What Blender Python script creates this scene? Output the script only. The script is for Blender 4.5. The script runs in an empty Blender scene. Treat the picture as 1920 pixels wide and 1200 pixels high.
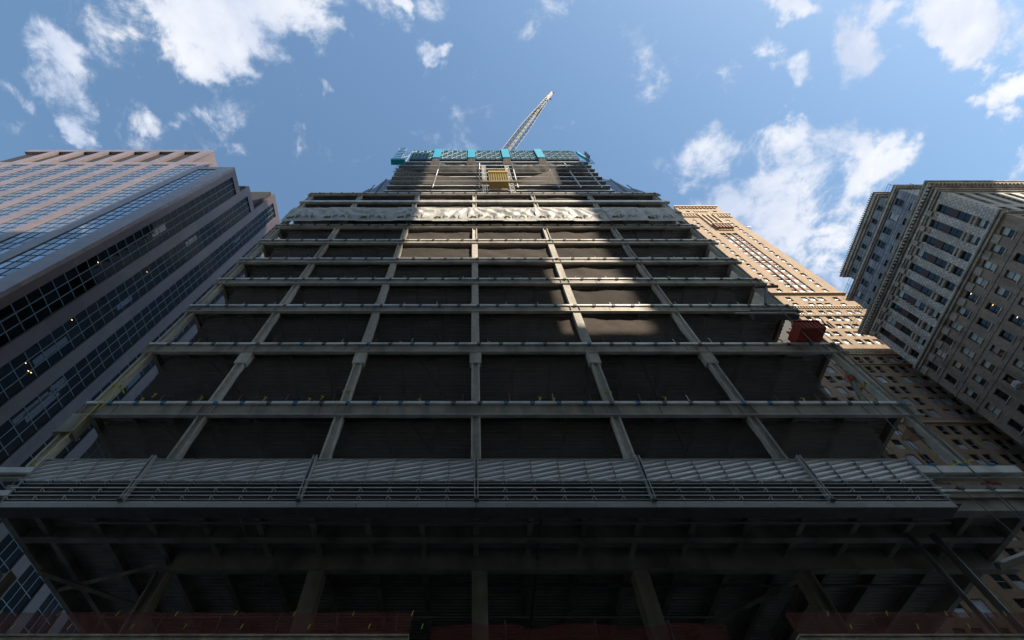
import bpy, math, random
from mathutils import Vector, noise
R = math.radians
random.seed(7)
sc = bpy.context.scene
C = sc.collection

# ------------------------------------------------------------------ camera
F_PX, PITCH = 928.0, R(60.4)
CX, CY = 888.0, 600.0
cs, sn = math.cos(PITCH), math.sin(PITCH)
EYE = 1.6
cd = bpy.data.cameras.new('camera'); cam = bpy.data.objects.new('camera', cd); C.objects.link(cam)
cam.location = (0, 0, 0); cam.rotation_euler = (R(90) + PITCH, 0, 0)
cd.sensor_width = 36; cd.lens = F_PX / 1920 * 36; cd.shift_x = (960 - CX) / 1920
cd.clip_start = 0.1; cd.clip_end = 3000
sc.camera = cam
# all heights below are measured from the eye; the ground lies EYE below

def ray(x, y):
    a = (x - CX) / F_PX; b = (CY - y) / F_PX
    return Vector((a, cs - b * sn, sn + b * cs))
def onX(x, y, X):
    d = ray(x, y); return d * (X / d.x)
def onY(x, y, Y):
    d = ray(x, y); return d * (Y / d.y)
def size_px(p, s):
    D = p[1] * cs + p[2] * sn
    return s * F_PX / max(D, 1) if D > 0 else 0
def inframe(p):
    D = p[1] * cs + p[2] * sn
    if D < 1: return False
    x = CX + F_PX * p[0] / D; y = CY - F_PX * (-p[1] * sn + p[2] * cs) / D
    return -60 < x < 1980 and -60 < y < 1260

# ------------------------------------------------------------------ light
SUN = Vector((0.70, -0.80, 1.0)).normalized()
sd = bpy.data.lights.new('sun', 'SUN'); so = bpy.data.objects.new('sun', sd); C.objects.link(so)
sd.energy = 4.3; sd.angle = R(0.53); sd.color = (1.0, 0.86, 0.68)
so.rotation_euler = SUN.to_track_quat('Z', 'Y').to_euler(); so.location = SUN * 400
SUN_EL = math.asin(SUN.z); SUN_AZ = math.atan2(SUN.x, SUN.y)

w = bpy.data.worlds.new('World'); sc.world = w; w.use_nodes = True
nt = w.node_tree; nt.nodes.clear(); L = nt.links
def N(t, **k):
    n = nt.nodes.new(t)
    for a, v in k.items():
        if a == 'op': n.operation = v
        else: setattr(n, a, v)
    return n
def M(op, a, b=None, c=None, clamp=False):
    n = N('ShaderNodeMath', op=op); n.use_clamp = clamp
    for i, v in enumerate((a, b, c)):
        if v is None: continue
        if isinstance(v, (int, float)): n.inputs[i].default_value = v
        else: L.new(v, n.inputs[i])
    return n.outputs[0]
sky = N('ShaderNodeTexSky', sky_type='NISHITA'); sky.sun_disc = False
sky.sun_elevation = SUN_EL; sky.sun_rotation = SUN_AZ
sky.air_density = 1.1; sky.dust_density = 0.9; sky.ozone_density = 1.4; sky.altitude = 10
bg1 = N('ShaderNodeBackground'); bg1.inputs['Strength'].default_value = 0.112
tint = N('ShaderNodeMix', data_type='RGBA'); tint.blend_type = 'MULTIPLY'; tint.inputs[0].default_value = 1.0
L.new(sky.outputs[0], tint.inputs[6]); tint.inputs[7].default_value = (0.87, 1.0, 0.975, 1); L.new(tint.outputs[2], bg1.inputs['Color'])
tc = N('ShaderNodeTexCoord'); sep = N('ShaderNodeSeparateXYZ'); L.new(tc.outputs['Generated'], sep.inputs[0])
zc = M('MAXIMUM', sep.outputs['Z'], 0.12)
u = M('DIVIDE', sep.outputs['X'], zc); v = M('DIVIDE', sep.outputs['Y'], zc)
cmb = N('ShaderNodeCombineXYZ'); L.new(u, cmb.inputs[0]); L.new(v, cmb.inputs[1]); cmb.inputs[2].default_value = 1.0
def noise_n(scale, detail=8, rough=0.55, dist=0.0, vec=None, off=(0, 0, 0)):
    mp = N('ShaderNodeMapping'); mp.inputs['Location'].default_value = off
    L.new(vec or cmb.outputs[0], mp.inputs[0])
    n = N('ShaderNodeTexNoise'); n.inputs['Scale'].default_value = scale; n.inputs['Detail'].default_value = detail
    n.inputs['Roughness'].default_value = rough; n.inputs['Distortion'].default_value = dist
    L.new(mp.outputs[0], n.inputs['Vector']); return n
wn = noise_n(5.0, 5, 0.6)
wsub = N('ShaderNodeVectorMath', op='SUBTRACT'); L.new(wn.outputs['Color'], wsub.inputs[0]); wsub.inputs[1].default_value = (0.5, 0.5, 0.5)
wsc = N('ShaderNodeVectorMath', op='MULTIPLY'); L.new(wsub.outputs[0], wsc.inputs[0]); wsc.inputs[1].default_value = (0.22, 0.22, 0.0)
wadd = N('ShaderNodeVectorMath', op='ADD'); L.new(cmb.outputs[0], wadd.inputs[0]); L.new(wsc.outputs[0], wadd.inputs[1])
P = wadd.outputs[0]
CLOUDS = [  # centre, half axis, half axis, amount  (the sizes of the clouds above the street)
    ((105, 125), (62, 115), (62, -22), 1.0), ((140, 235), (22, 50), (34, 0), .95), ((30, 165), (60, 30), (-8, 22), .4),
    ((400, 25), (235, -10), (10, 125), 1.0), ((560, 45), (90, 35), (25, 75), 1.15), ((385, 110), (75, 60), (70, -30), 1.1), ((480, 0), (160, 0), (0, 70), .45),
    ((817, 93), (26, 0), (4, 20), .72), ((755, 12), (22, 0), (0, 22), .55), ((280, 212), (42, 28), (-12, 20), .46), ((405, 255), (22, 34), (20, -8), .46),
    ((370, 232), (24, 34), (18, -8), .44), ((590, 165), (20, 22), (14, -10), .58), ((660, 95), (26, 22), (-8, 18), .6),
    ((1475, 18), (66, 0), (0, 38), 1.0), ((1490, 135), (58, 20), (20, 48), .68), ((1602, 112), (12, 84), (58, -8), 1.0), ((1640, 22), (62, -30), (14, 26), .85),
    ((1810, 20), (150, 20), (30, 90), 1.15), ((1885, 160), (75, -30), (16, 32), .95), ((1860, 215), (24, 0), (0, 20), .5),
    ((1480, 385), (235, -50), (40, 110), .80), ((1640, 320), (105, -55), (30, 55), 1.1), ((1370, 365), (90, -50), (40, 45), .95),
    ((1340, 290), (140, -20), (20, 55), .62), ((1540, 480), (110, 110), (90, -60), .78), ((1500, 268), (80, 10), (0, 40), .55)]
cov = None
for (c0, e1, e2, amp) in CLOUDS:
    def uv(px, py):
        d = ray(px, py); return Vector((d.x / d.z, d.y / d.z))
    c = uv(*c0); a = uv(c0[0] + e1[0], c0[1] + e1[1]) - c; b = uv(c0[0] + e2[0], c0[1] + e2[1]) - c
    det = a.x * b.y - a.y * b.x
    m = ((b.y / det, -b.x / det), (-a.y / det, a.x / det))
    q = []
    for r in m:
        d = N('ShaderNodeVectorMath', op='DOT_PRODUCT'); L.new(P, d.inputs[0])
        d.inputs[1].default_value = (r[0], r[1], -(r[0] * c.x + r[1] * c.y)); q.append(d.outputs['Value'])
    r2 = M('MULTIPLY_ADD', q[0], q[0], M('MULTIPLY', q[1], q[1]))
    val = M('MULTIPLY', M('SUBTRACT', 1.25, r2), amp)
    cov = val if cov is None else M('SMOOTH_MAX', cov, val, 0.15)
# beyond the frame scattered clouds of the same kind go on
far = noise_n(0.9, 3, 0.5, 0, off=(3.1, 1.7, 0))
rr = M('SQRT', M('MULTIPLY_ADD', u, u, M('MULTIPLY', v, v)))
farm = M('MULTIPLY', M('SUBTRACT', M('MULTIPLY', far.outputs['Fac'], 4.6), 2.2), M('MULTIPLY', M('SUBTRACT', rr, 1.1), 1.4, clamp=True))
cov = M('MAXIMUM', cov, farm)
fb = noise_n(9.0, 12, 0.62, 0.35, off=(0.3, 0.9, 0.2))
fb2 = noise_n(30.0, 8, 0.6, 0.2, off=(2.3, 0.4, 0.2))
dens = M('ADD', M('MULTIPLY', M('MINIMUM', cov, 1.25), 0.75), M('MULTIPLY', M('SUBTRACT', fb.outputs['Fac'], 0.5), 2.9))
dens = M('ADD', dens, M('MULTIPLY', M('SUBTRACT', fb2.outputs['Fac'], 0.5), 0.7))
mr = N('ShaderNodeMapRange', interpolation_type='SMOOTHERSTEP'); L.new(dens, mr.inputs[0])
mr.inputs[1].default_value = 0.14; mr.inputs[2].default_value = 0.98; mr.inputs[4].default_value = 0.93
mask = M('MULTIPLY', mr.outputs[0], M('GREATER_THAN', sep.outputs['Z'], 0.02))
lit = noise_n(4.2, 6, 0.55, 0.3, off=(5.2, 2.2, 1.0))
lv = M('ADD', M('MULTIPLY', M('SUBTRACT', lit.outputs['Fac'], 0.40), 2.6), M('MULTIPLY', M('SUBTRACT', dens, 0.9), 0.22), clamp=True)
ccol = N('ShaderNodeMix', data_type='RGBA'); L.new(lv, ccol.inputs[0])
ccol.inputs[6].default_value = (0.56, 0.63, 0.78, 1); ccol.inputs[7].default_value = (1.0, .98, .96, 1)
bg2 = N('ShaderNodeBackground'); bg2.inputs['Strength'].default_value = 0.6; L.new(ccol.outputs[2], bg2.inputs['Color'])
mx = N('ShaderNodeMixShader'); L.new(mask, mx.inputs[0]); L.new(bg1.outputs[0], mx.inputs[1]); L.new(bg2.outputs[0], mx.inputs[2])
wo_ = N('ShaderNodeOutputWorld'); L.new(mx.outputs[0], wo_.inputs[0])

sc.view_settings.view_transform = 'Standard'; sc.view_settings.look = 'None'
sc.view_settings.exposure = 0.98; sc.view_settings.gamma = 1.0
sc.view_settings.use_curve_mapping = False
sc.render.engine = 'CYCLES'
sc.cycles.max_bounces = 8; sc.cycles.transparent_max_bounces = 12; sc.cycles.diffuse_bounces = 6
sc.cycles.sample_clamp_indirect = 4.0

# ------------------------------------------------------------------ materials
MATS = {}
def mat(name, col, rough=0.6, metal=0.0, var=0.0, vscale=1.0, col2=None, bump=0.0, bscale=20.0, rnd=0.0, stretch=(1, 1, 1),
        alpha=None, emit=None, ior=1.45, spec=0.5, brick=None, stains=0.0, coat=0.0):
    m = bpy.data.materials.new(name); m.use_nodes = True; t = m.node_tree; t.nodes.clear(); l = t.links
    out = t.nodes.new('ShaderNodeOutputMaterial'); p = t.nodes.new('ShaderNodeBsdfPrincipled')
    p.inputs['Roughness'].default_value = rough; p.inputs['Metallic'].default_value = metal
    p.inputs['IOR'].default_value = ior; p.inputs['Specular IOR Level'].default_value = spec
    p.inputs['Coat Weight'].default_value = coat
    g = t.nodes.new('ShaderNodeNewGeometry'); mp = t.nodes.new('ShaderNodeMapping'); mp.inputs['Scale'].default_value = stretch
    l.new(g.outputs['Position'], mp.inputs[0])
    col_out = None
    c2 = col2 or tuple(x * 0.5 for x in col)
    nz = t.nodes.new('ShaderNodeTexNoise'); nz.inputs['Scale'].default_value = vscale; nz.inputs['Detail'].default_value = 6
    nz.inputs['Roughness'].default_value = 0.6
    l.new(mp.outputs[0], nz.inputs['Vector'])
    cr = t.nodes.new('ShaderNodeMapRange'); l.new(nz.outputs['Fac'], cr.inputs[0])
    cr.inputs[1].default_value = 0.35; cr.inputs[2].default_value = 0.7; cr.inputs[4].default_value = var
    mxc = t.nodes.new('ShaderNodeMix'); mxc.data_type = 'RGBA'; l.new(cr.outputs[0], mxc.inputs[0])
    mxc.inputs[6].default_value = (*col, 1); mxc.inputs[7].default_value = (*c2, 1)
    col_out = mxc.outputs[2]
    if brick:
        sx, sy, swz, c3 = brick
        cb = t.nodes.new('ShaderNodeCombineXYZ'); sp = t.nodes.new('ShaderNodeSeparateXYZ'); l.new(g.outputs['Position'], sp.inputs[0])
        l.new(sp.outputs[swz], cb.inputs[0]); l.new(sp.outputs['Z'], cb.inputs[1])
        bt = t.nodes.new('ShaderNodeTexBrick'); l.new(cb.outputs[0], bt.inputs['Vector']); bt.inputs['Scale'].default_value = 1.0
        bt.inputs['Brick Width'].default_value = sx; bt.inputs['Row Height'].default_value = sy
        bt.inputs['Mortar Size'].default_value = sy * 0.07; bt.inputs['Mortar'].default_value = (*c3, 1)
        l.new(col_out, bt.inputs['Color1'])
        dk = t.nodes.new('ShaderNodeMix'); dk.data_type = 'RGBA'; dk.blend_type = 'MULTIPLY'; dk.inputs[0].default_value = 1
        l.new(col_out, dk.inputs[6]); dk.inputs[7].default_value = (.72, .70, .68, 1); l.new(dk.outputs[2], bt.inputs['Color2'])
        col_out = bt.outputs['Color']
    if rnd:
        oi = t.nodes.new('ShaderNodeObjectInfo'); hsv = t.nodes.new('ShaderNodeHueSaturation')
        mr_ = t.nodes.new('ShaderNodeMapRange'); l.new(oi.outputs['Random'], mr_.inputs[0])
        mr_.inputs[3].default_value = 1 - rnd; mr_.inputs[4].default_value = 1 + rnd
        l.new(mr_.outputs[0], hsv.inputs['Value']); l.new(col_out, hsv.inputs['Color']); col_out = hsv.outputs[0]
    if stains:
        n3 = t.nodes.new('ShaderNodeTexNoise'); n3.inputs['Scale'].default_value = 0.55; n3.inputs['Detail'].default_value = 8
        mp3 = t.nodes.new('ShaderNodeMapping'); mp3.inputs['Scale'].default_value = (1.5, 1.5, 0.35); l.new(g.outputs['Position'], mp3.inputs[0]); l.new(mp3.outputs[0], n3.inputs['Vector'])
        r3 = t.nodes.new('ShaderNodeMapRange'); l.new(n3.outputs['Fac'], r3.inputs[0]); r3.inputs[1].default_value = .45; r3.inputs[2].default_value = .7
        r3.inputs[3].default_value = 1; r3.inputs[4].default_value = 1 - stains
        ms = t.nodes.new('ShaderNodeMix'); ms.data_type = 'RGBA'; ms.blend_type = 'MULTIPLY'; ms.inputs[0].default_value = 1
        cg = t.nodes.new('ShaderNodeCombineColor'); [l.new(r3.outputs[0], cg.inputs[i]) for i in range(3)]
        l.new(col_out, ms.inputs[6]); l.new(cg.outputs[0], ms.inputs[7]); col_out = ms.outputs[2]
    l.new(col_out, p.inputs['Base Color'])
    if bump:
        nb = t.nodes.new('ShaderNodeTexNoise'); nb.inputs['Scale'].default_value = bscale; nb.inputs['Detail'].default_value = 5
        l.new(mp.outputs[0], nb.inputs['Vector'])
        bp = t.nodes.new('ShaderNodeBump'); bp.inputs['Strength'].default_value = min(bump, 1); bp.inputs['Distance'].default_value = 0.02 * max(1, bump)
        l.new(nb.outputs['Fac'], bp.inputs['Height']); l.new(bp.outputs[0], p.inputs['Normal'])
    if emit:
        p.inputs['Emission Color'].default_value = (*emit[:3], 1); p.inputs['Emission Strength'].default_value = emit[3]
    sh = p.outputs[0]
    if alpha is not None:
        tr = t.nodes.new('ShaderNodeBsdfTransparent'); ma = t.nodes.new('ShaderNodeMixShader')
        ma.inputs[0].default_value = alpha; l.new(tr.outputs[0], ma.inputs[1]); l.new(sh, ma.inputs[2]); sh = ma.outputs[0]
    l.new(sh, out.inputs[0]); MATS[name] = m; return m

steel = mat('primed_steel', (.37, .335, .275), .5, 0.0, .8, 1.1, (.23, .205, .165), .3, 6, stains=.55)
flange_m = mat('lit_flange_steel', (.62, .57, .49), .5, 0, .6, 1.6, (.42, .40, .35), stains=.35)  # beam steel lightened, light caught by the flange edge put into the colour
steel_l = mat('galvanised_edge', (.78, .78, .76), .4, .25, .5, 1.5, (.50, .49, .47), stains=.3)
fireproof = mat('sprayed_fireproofing', (.62, .585, .53), .9, 0, .8, 2.5, (.42, .39, .345), .9, 14, rnd=.12, stains=.4)
deckm = mat('metal_decking', (.48, .42, .37), .38, .30, .6, .8, (.30, .26, .23), stains=.3)
darkst = mat('dark_steel', (.14, .13, .125), .5, .2, .5, 1.5, (.05, .045, .04))
net = mat('debris_netting_fabric', (.058, .046, .037), .9, 0, .6, 1.2, (.030, .025, .021), alpha=.78, rnd=.3)
net2 = mat('open_netting_fabric', (.035, .04, .05), .9, 0, .5, 3, (.02, .025, .03), alpha=.8)
netk = mat('black_netting_fabric', (.045, .04, .036), .9, 0, .6, 1.5, (.025, .022, .02), alpha=.68)
nets = mat('brown_netting_fabric', (.12, .10, .085), .9, 0, .6, 2.5, (.07, .06, .05), alpha=.72)
netred = mat('red_netting_fabric', (.20, .045, .03), .8, 0, .5, 2, (.12, .03, .022), alpha=.55)
orange = mat('orange_netting_fabric', (.75, .11, .03), .8, 0, .5, 4, (.4, .06, .02), alpha=.9)
concrete = mat('grey_concrete', (.32, .31, .30), .85, 0, .6, 1.2, (.2, .19, .18), .5, 10, stains=.3)
darkwall = mat('core_wall_dark', (.06, .058, .056), .9, 0, .5, .5)  # core coloured near black for the darkness inside the floors
tarp = mat('white_tarpaulin', (.48, .475, .455), .55, 0, .5, 1.0, (.36, .36, .35), stains=.22)
ink = mat('black_print', (.03, .035, .035), .6)
green = mat('green_print', (.10, .17, .05), .6)
alu = mat('satin_aluminium', (.93, .92, .91), .40, .2, .3, 3, (.70, .71, .74), rnd=.08)
alu_d = mat('grey_aluminium', (.46, .46, .46), .38, .4, .3, 2, (.34, .34, .34), rnd=.10)
glass_d = mat('dark_window_glass', (.012, .014, .016), .03, 0, .5, .3, (.03, .034, .036), ior=1.55, rnd=.5)
glass_l = mat('street_window_glass', (.005, .007, .010), .03, 0, .8, .35, (.010, .013, .016), ior=1.18, spec=.3, rnd=.7, bump=.05, bscale=.6)
glass_b = mat('blue_reflective_glass', (.34, .40, .46), .03, .75, .6, .4, (.24, .30, .38), ior=1.6, rnd=.5, bump=.10, bscale=.5)
granite_pink = mat('pink_granite', (.24, .185, .18), .26, 0, .6, 1.3, (.175, .138, .135), rnd=.10, stains=.15)
granite_sh = mat('shaded_granite', (.115, .080, .077), .30, 0, .7, .7, (.075, .054, .053), rnd=.16, stains=.2)  # same granite for the side face, its shade put into the colour
mull = mat('blue_grey_mullion', (.13, .17, .20), .4, .3, .3, 2)
mull_l = mat('dark_mullion', (.03, .034, .04), .4, .3, .3, 2)
jointm = mat('dark_joint', (.015, .015, .016), .8)
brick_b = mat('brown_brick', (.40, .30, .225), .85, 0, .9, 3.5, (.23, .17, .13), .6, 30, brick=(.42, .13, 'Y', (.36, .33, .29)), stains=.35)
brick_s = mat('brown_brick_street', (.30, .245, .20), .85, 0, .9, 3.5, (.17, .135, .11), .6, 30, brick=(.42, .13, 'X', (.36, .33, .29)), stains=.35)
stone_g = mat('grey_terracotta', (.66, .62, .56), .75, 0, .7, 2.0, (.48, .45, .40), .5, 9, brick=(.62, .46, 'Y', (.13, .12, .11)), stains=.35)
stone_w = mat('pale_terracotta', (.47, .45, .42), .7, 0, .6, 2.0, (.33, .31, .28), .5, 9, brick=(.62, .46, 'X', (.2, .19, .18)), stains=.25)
stone_o = mat('ornament_stone', (.56, .49, .42), .8, 0, 1.0, 7, (.14, .12, .10), 1.0, 9, stains=.4)
stone_d = mat('weathered_stone', (.34, .30, .26), .85, 0, .9, 3, (.12, .11, .095), .8, 12, stains=.4)
bluewall = mat('bluish_panel_wall', (.30, .33, .38), .6, 0, .9, .8, (.20, .215, .24), brick=(1.9, 1.25, 'Y', (.15, .16, .18)), stains=.25)
redpanel = mat('oxblood_spandrel', (.075, .032, .03), .5, 0, .6, 2, (.05, .025, .022))
blind = mat('window_blind', (.46, .49, .46), .12, 0, .5, .5, (.30, .33, .32), rnd=.25)
tan = mat('tan_brick', (.37, .25, .155), .85, 0, .9, 1.6, (.28, .185, .115), .4, 20, brick=(.5, .16, 'X', (.42, .32, .22)), stains=.2)
tan_s = mat('tan_brick_side', (.30, .25, .20), .85, 0, .8, 1.2, (.22, .18, .15), .4, 20, stains=.3)  # side brick greyed, the shade of that face is in the colour
tan_t = mat('tan_stone_trim', (.46, .35, .24), .8, 0, .7, 4, (.40, .29, .18), .6, 10)
rust_s = mat('russet_spandrel', (.26, .13, .085), .8, 0, .7, 3, (.17, .09, .06))
winlite = mat('sky_lit_pane', (.50, .56, .60), .05, 0, .8, .7, (.20, .25, .30), ior=1.6, rnd=.3)  # pale base colour stands in for reflected sky and blinds
cyan = mat('cyan_screen_panel', (.006, .27, .40), .5, 0, .4, 3, (.008, .28, .42))
teal = mat('teal_lattice_steel', (.06, .26, .36), .5, .1, .5, 3, (.03, .16, .24))
tealnet = mat('teal_screen_mesh', (.02, .075, .12), .8, 0, .6, 1.5, (.015, .05, .08), alpha=.82)
whitest = mat('white_boom_steel', (.15, .145, .135), .5, 0, .4, 3)
creamst = mat('cream_boom_steel', (.22, .17, .09), .5, 0, .4, 3)
yellow = mat('yellow_paint', (.50, .30, .02), .5, 0, .4, 4, (.42, .27, .03))
ystrap = mat('yellow_strap', (.55, .50, .04), .6)
galv = mat('galvanised_pipe', (.42, .40, .38), .4, .6, .4, 5)
redbin = mat('red_container_paint', (.44, .06, .035), .55, 0, .7, 3, (.25, .04, .025), stains=.3)
wood = mat('plywood_edge', (.55, .45, .33), .8, 0, .8, 3, (.20, .15, .11), stains=.35)
rust = mat('rusty_post', (.22, .10, .07), .8, 0, .6, 8)
bluec = mat('blue_clip', (.03, .20, .36), .5)
cable_m = mat('steel_wire', (.16, .165, .17), .4, .6)
asphalt = mat('asphalt_surface', (.13, .128, .12), .9, 0, .6, 2, (.09, .09, .086), .8, 40)
pavem = mat('pavement_concrete', (.48, .46, .43), .9, 0, .4, 2, (.40, .385, .36))
paintw = mat('road_paint', (.7, .7, .68), .7)
limest = mat('limestone_wall', (.66, .63, .57), .8, 0, .6, .6, (.55, .52, .47))
lampw = mat('warm_ceiling_lamp', (.9, .6, .2), .5, emit=(1.0, .55, .16, 2.2))
lampc = mat('cool_ceiling_lamp', (.9, .9, .7), .5, emit=(.95, .95, .72, 1.6))

# ------------------------------------------------------------------ mesh helpers
WO = {}
class MB:
    def __init__(s): s.v = []; s.f = []; s.mi = []; s.ms = []
    def _m(s, m):
        if m is None: return 0
        if m not in s.ms: s.ms.append(m)
        return s.ms.index(m)
    def box(s, x0, x1, y0, y1, z0, z1, m=None):
        b = len(s.v)
        s.v += [(x0, y0, z0), (x1, y0, z0), (x1, y1, z0), (x0, y1, z0), (x0, y0, z1), (x1, y0, z1), (x1, y1, z1), (x0, y1, z1)]
        F = [(0, 3, 2, 1), (4, 5, 6, 7), (0, 1, 5, 4), (1, 2, 6, 5), (2, 3, 7, 6), (3, 0, 4, 7)]
        s.f += [tuple(b + i for i in q) for q in F]; s.mi += [s._m(m)] * 6; return s
    def tube(s, a, b, r, n=5, m=None, r2=None):
        a = Vector(a); b = Vector(b); d = (b - a)
        if d.length < 1e-6: return s
        d.normalize(); up = Vector((0, 0, 1)) if abs(d.z) < .9 else Vector((1, 0, 0))
        x = d.cross(up).normalized(); y = d.cross(x); k = len(s.v); r2 = r if r2 is None else r2
        for p, rr_ in ((a, r), (b, r2)):
            for i in range(n):
                t = 2 * math.pi * i / n; s.v.append(tuple(p + x * rr_ * math.cos(t) + y * rr_ * math.sin(t)))
        for i in range(n): s.f.append((k + i, k + (i + 1) % n, k + n + (i + 1) % n, k + n + i))
        s.f += [tuple(k + i for i in range(n))[::-1], tuple(k + n + i for i in range(n))]
        s.mi += [s._m(m)] * (n + 2); return s
    def quad(s, pts, m=None):
        b = len(s.v); s.v += [tuple(p) for p in pts]; s.f.append(tuple(range(b, b + len(pts)))); s.mi.append(s._m(m)); return s
    def grid(s, nu, nv, fn, m=None):
        b = len(s.v)
        for j in range(nv + 1):
            for i in range(nu + 1): s.v.append(tuple(fn(i / nu, j / nv)))
        for j in range(nv):
            for i in range(nu):
                a = b + j * (nu + 1) + i; s.f.append((a, a + 1, a + nu + 2, a + nu + 1)); s.mi.append(s._m(m))
        return s
    def mesh(s, name, m=None):
        me = bpy.data.meshes.new(name); me.from_pydata(s.v, [], s.f)
        if s.ms:
            for q in s.ms: me.materials.append(q)
            me.polygons.foreach_set('material_index', s.mi)
        else: me.materials.append(m)
        return me
    def build(s, name, m=None, parent=None, smooth=False, **tags):
        if not s.f: return None
        me = s.mesh(name, m)
        if smooth: me.polygons.foreach_set('use_smooth', [True] * len(me.polygons))
        return put(name, me, parent, (0, 0, 0), **tags)
def put(name, me, parent=None, at=(0, 0, 0), scale=None, rot=None, **tags):
    o = bpy.data.objects.new(name, me); C.objects.link(o)
    if parent is not None:
        o.parent = parent; o.location = Vector(at) - WO[parent.name]
    else: o.location = at
    WO[o.name] = Vector(at)
    if scale: o.scale = scale
    if rot: o.rotation_euler = rot
    for k, val in tags.items():
        if val: o[k] = val
    return o
def thing(name, label, cat, at, group=None):
    o = put(name, None, None, at); o['label'] = label; o['category'] = cat
    if group: o['group'] = group
    return o
UNIT = {}
def unit(m):
    if m.name not in UNIT:
        UNIT[m.name] = MB().box(-.5, .5, -.5, .5, -.5, .5).mesh('block_' + m.name, m)
    return UNIT[m.name]
def B(name, parent, b, m, **tags):
    x0, x1, y0, y1, z0, z1 = b
    return put(name, unit(m), parent, ((x0 + x1) / 2, (y0 + y1) / 2, (z0 + z1) / 2), (abs(x1 - x0), abs(y1 - y0), abs(z1 - z0)), **tags)
def pieces(name, rest, parent, lst, limit=295, only_view=True):
    """lst of (box, material): the ones that show largest become parts, the rest one joined part"""
    sc_ = []
    for b, m in lst:
        c_ = ((b[0] + b[1]) / 2, (b[2] + b[3]) / 2, (b[4] + b[5]) / 2)
        d = sorted((abs(b[1] - b[0]), abs(b[3] - b[2]), abs(b[5] - b[4])))
        sc_.append((size_px(c_, math.sqrt(d[1] * d[2])) if inframe(c_) else 0, b, m))
    sc_.sort(key=lambda t: -t[0])
    k = 0; mb = MB()
    for s_, b, m in sc_:
        if k < limit and s_ > 5: B(name, parent, b, m); k += 1
        else: mb.box(*b, m)
    mb.build(rest, None, parent, kind='stuff')

# ------------------------------------------------------------------ setting
GZ = -EYE
def struct(name, mb, m): return mb.build(name, m, None, kind='structure')
struct('ground', MB().box(-900, 900, -900, 900, GZ - 1.2, GZ - .16), asphalt)
struct('road', MB().box(-400, 400, -13, 7, GZ - .15, GZ - .02), asphalt)
struct('side_street', MB().box(-37, -26, 7.01, 400, GZ - .15, GZ - .02), asphalt)
struct('side_street', MB().box(29, 66, 7.01, 400, GZ - .15, GZ - .02), asphalt)
pv = MB()
for a, b in ((-400, -37.01), (-25.99, 28.99), (66.01, 400)): pv.box(a, b, 7.02, 400, GZ - .15, GZ + .12)
pv.box(-400, 400, -400, -13.02, GZ - .15, GZ + .12)
struct('pavement', pv, pavem)
lm = MB()
for k in range(-30, 31): lm.box(k * 12, k * 12 + 3, -3.07, -2.93, GZ - .016, GZ - .012)
struct('lane_marking', lm, paintw)

# ================================================================== STEEL FRAME BUILDING
XL, XR, FY = -21.9, 24.6, 18.0
main = thing('unfinished_tower', 'tall unfinished steel frame building under construction, wrapped in dark netting, filling the middle', 'building', (0, FY, GZ))
COLX = [-21.5, -14.95, -7.4, .12, 7.8, 15.3, 24.0]
LEV = [17.2, 22.12, 28.39, 33.95, 38.85, 43.38, 48.35, 53.14, 58.14, 62.17, 66.18]
BH = {22.12: 1.02, 28.39: .98, 17.2: .6, 58.14: .5, 62.17: .45, 66.18: .9}
def ibeam_x(x0, x1, z, h, y=FY):
    mb = MB()
    mb.box(x0, x1, y - .01, y + .40, z - .08, z - .03, steel_l)
    mb.box(x0, x1, y + .05, y + .08, z - h, z - .08, steel)
    mb.box(x0, x1, y - .09, y + .16, z - h - .055, z - h, flange_m)
    for X in COLX:
        if x0 < X < x1: mb.box(X - .35, X - .33, y - .05, y + .05, z - h, z - .08, steel); mb.box(X + .33, X + .35, y - .05, y + .05, z - h, z - .08, steel)
    x = x0 + 1.9
    while x < x1: mb.box(x, x + .012, y + .02, y + .05, z - h, z - .08, darkst); x += 3.82
    return mb
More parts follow.
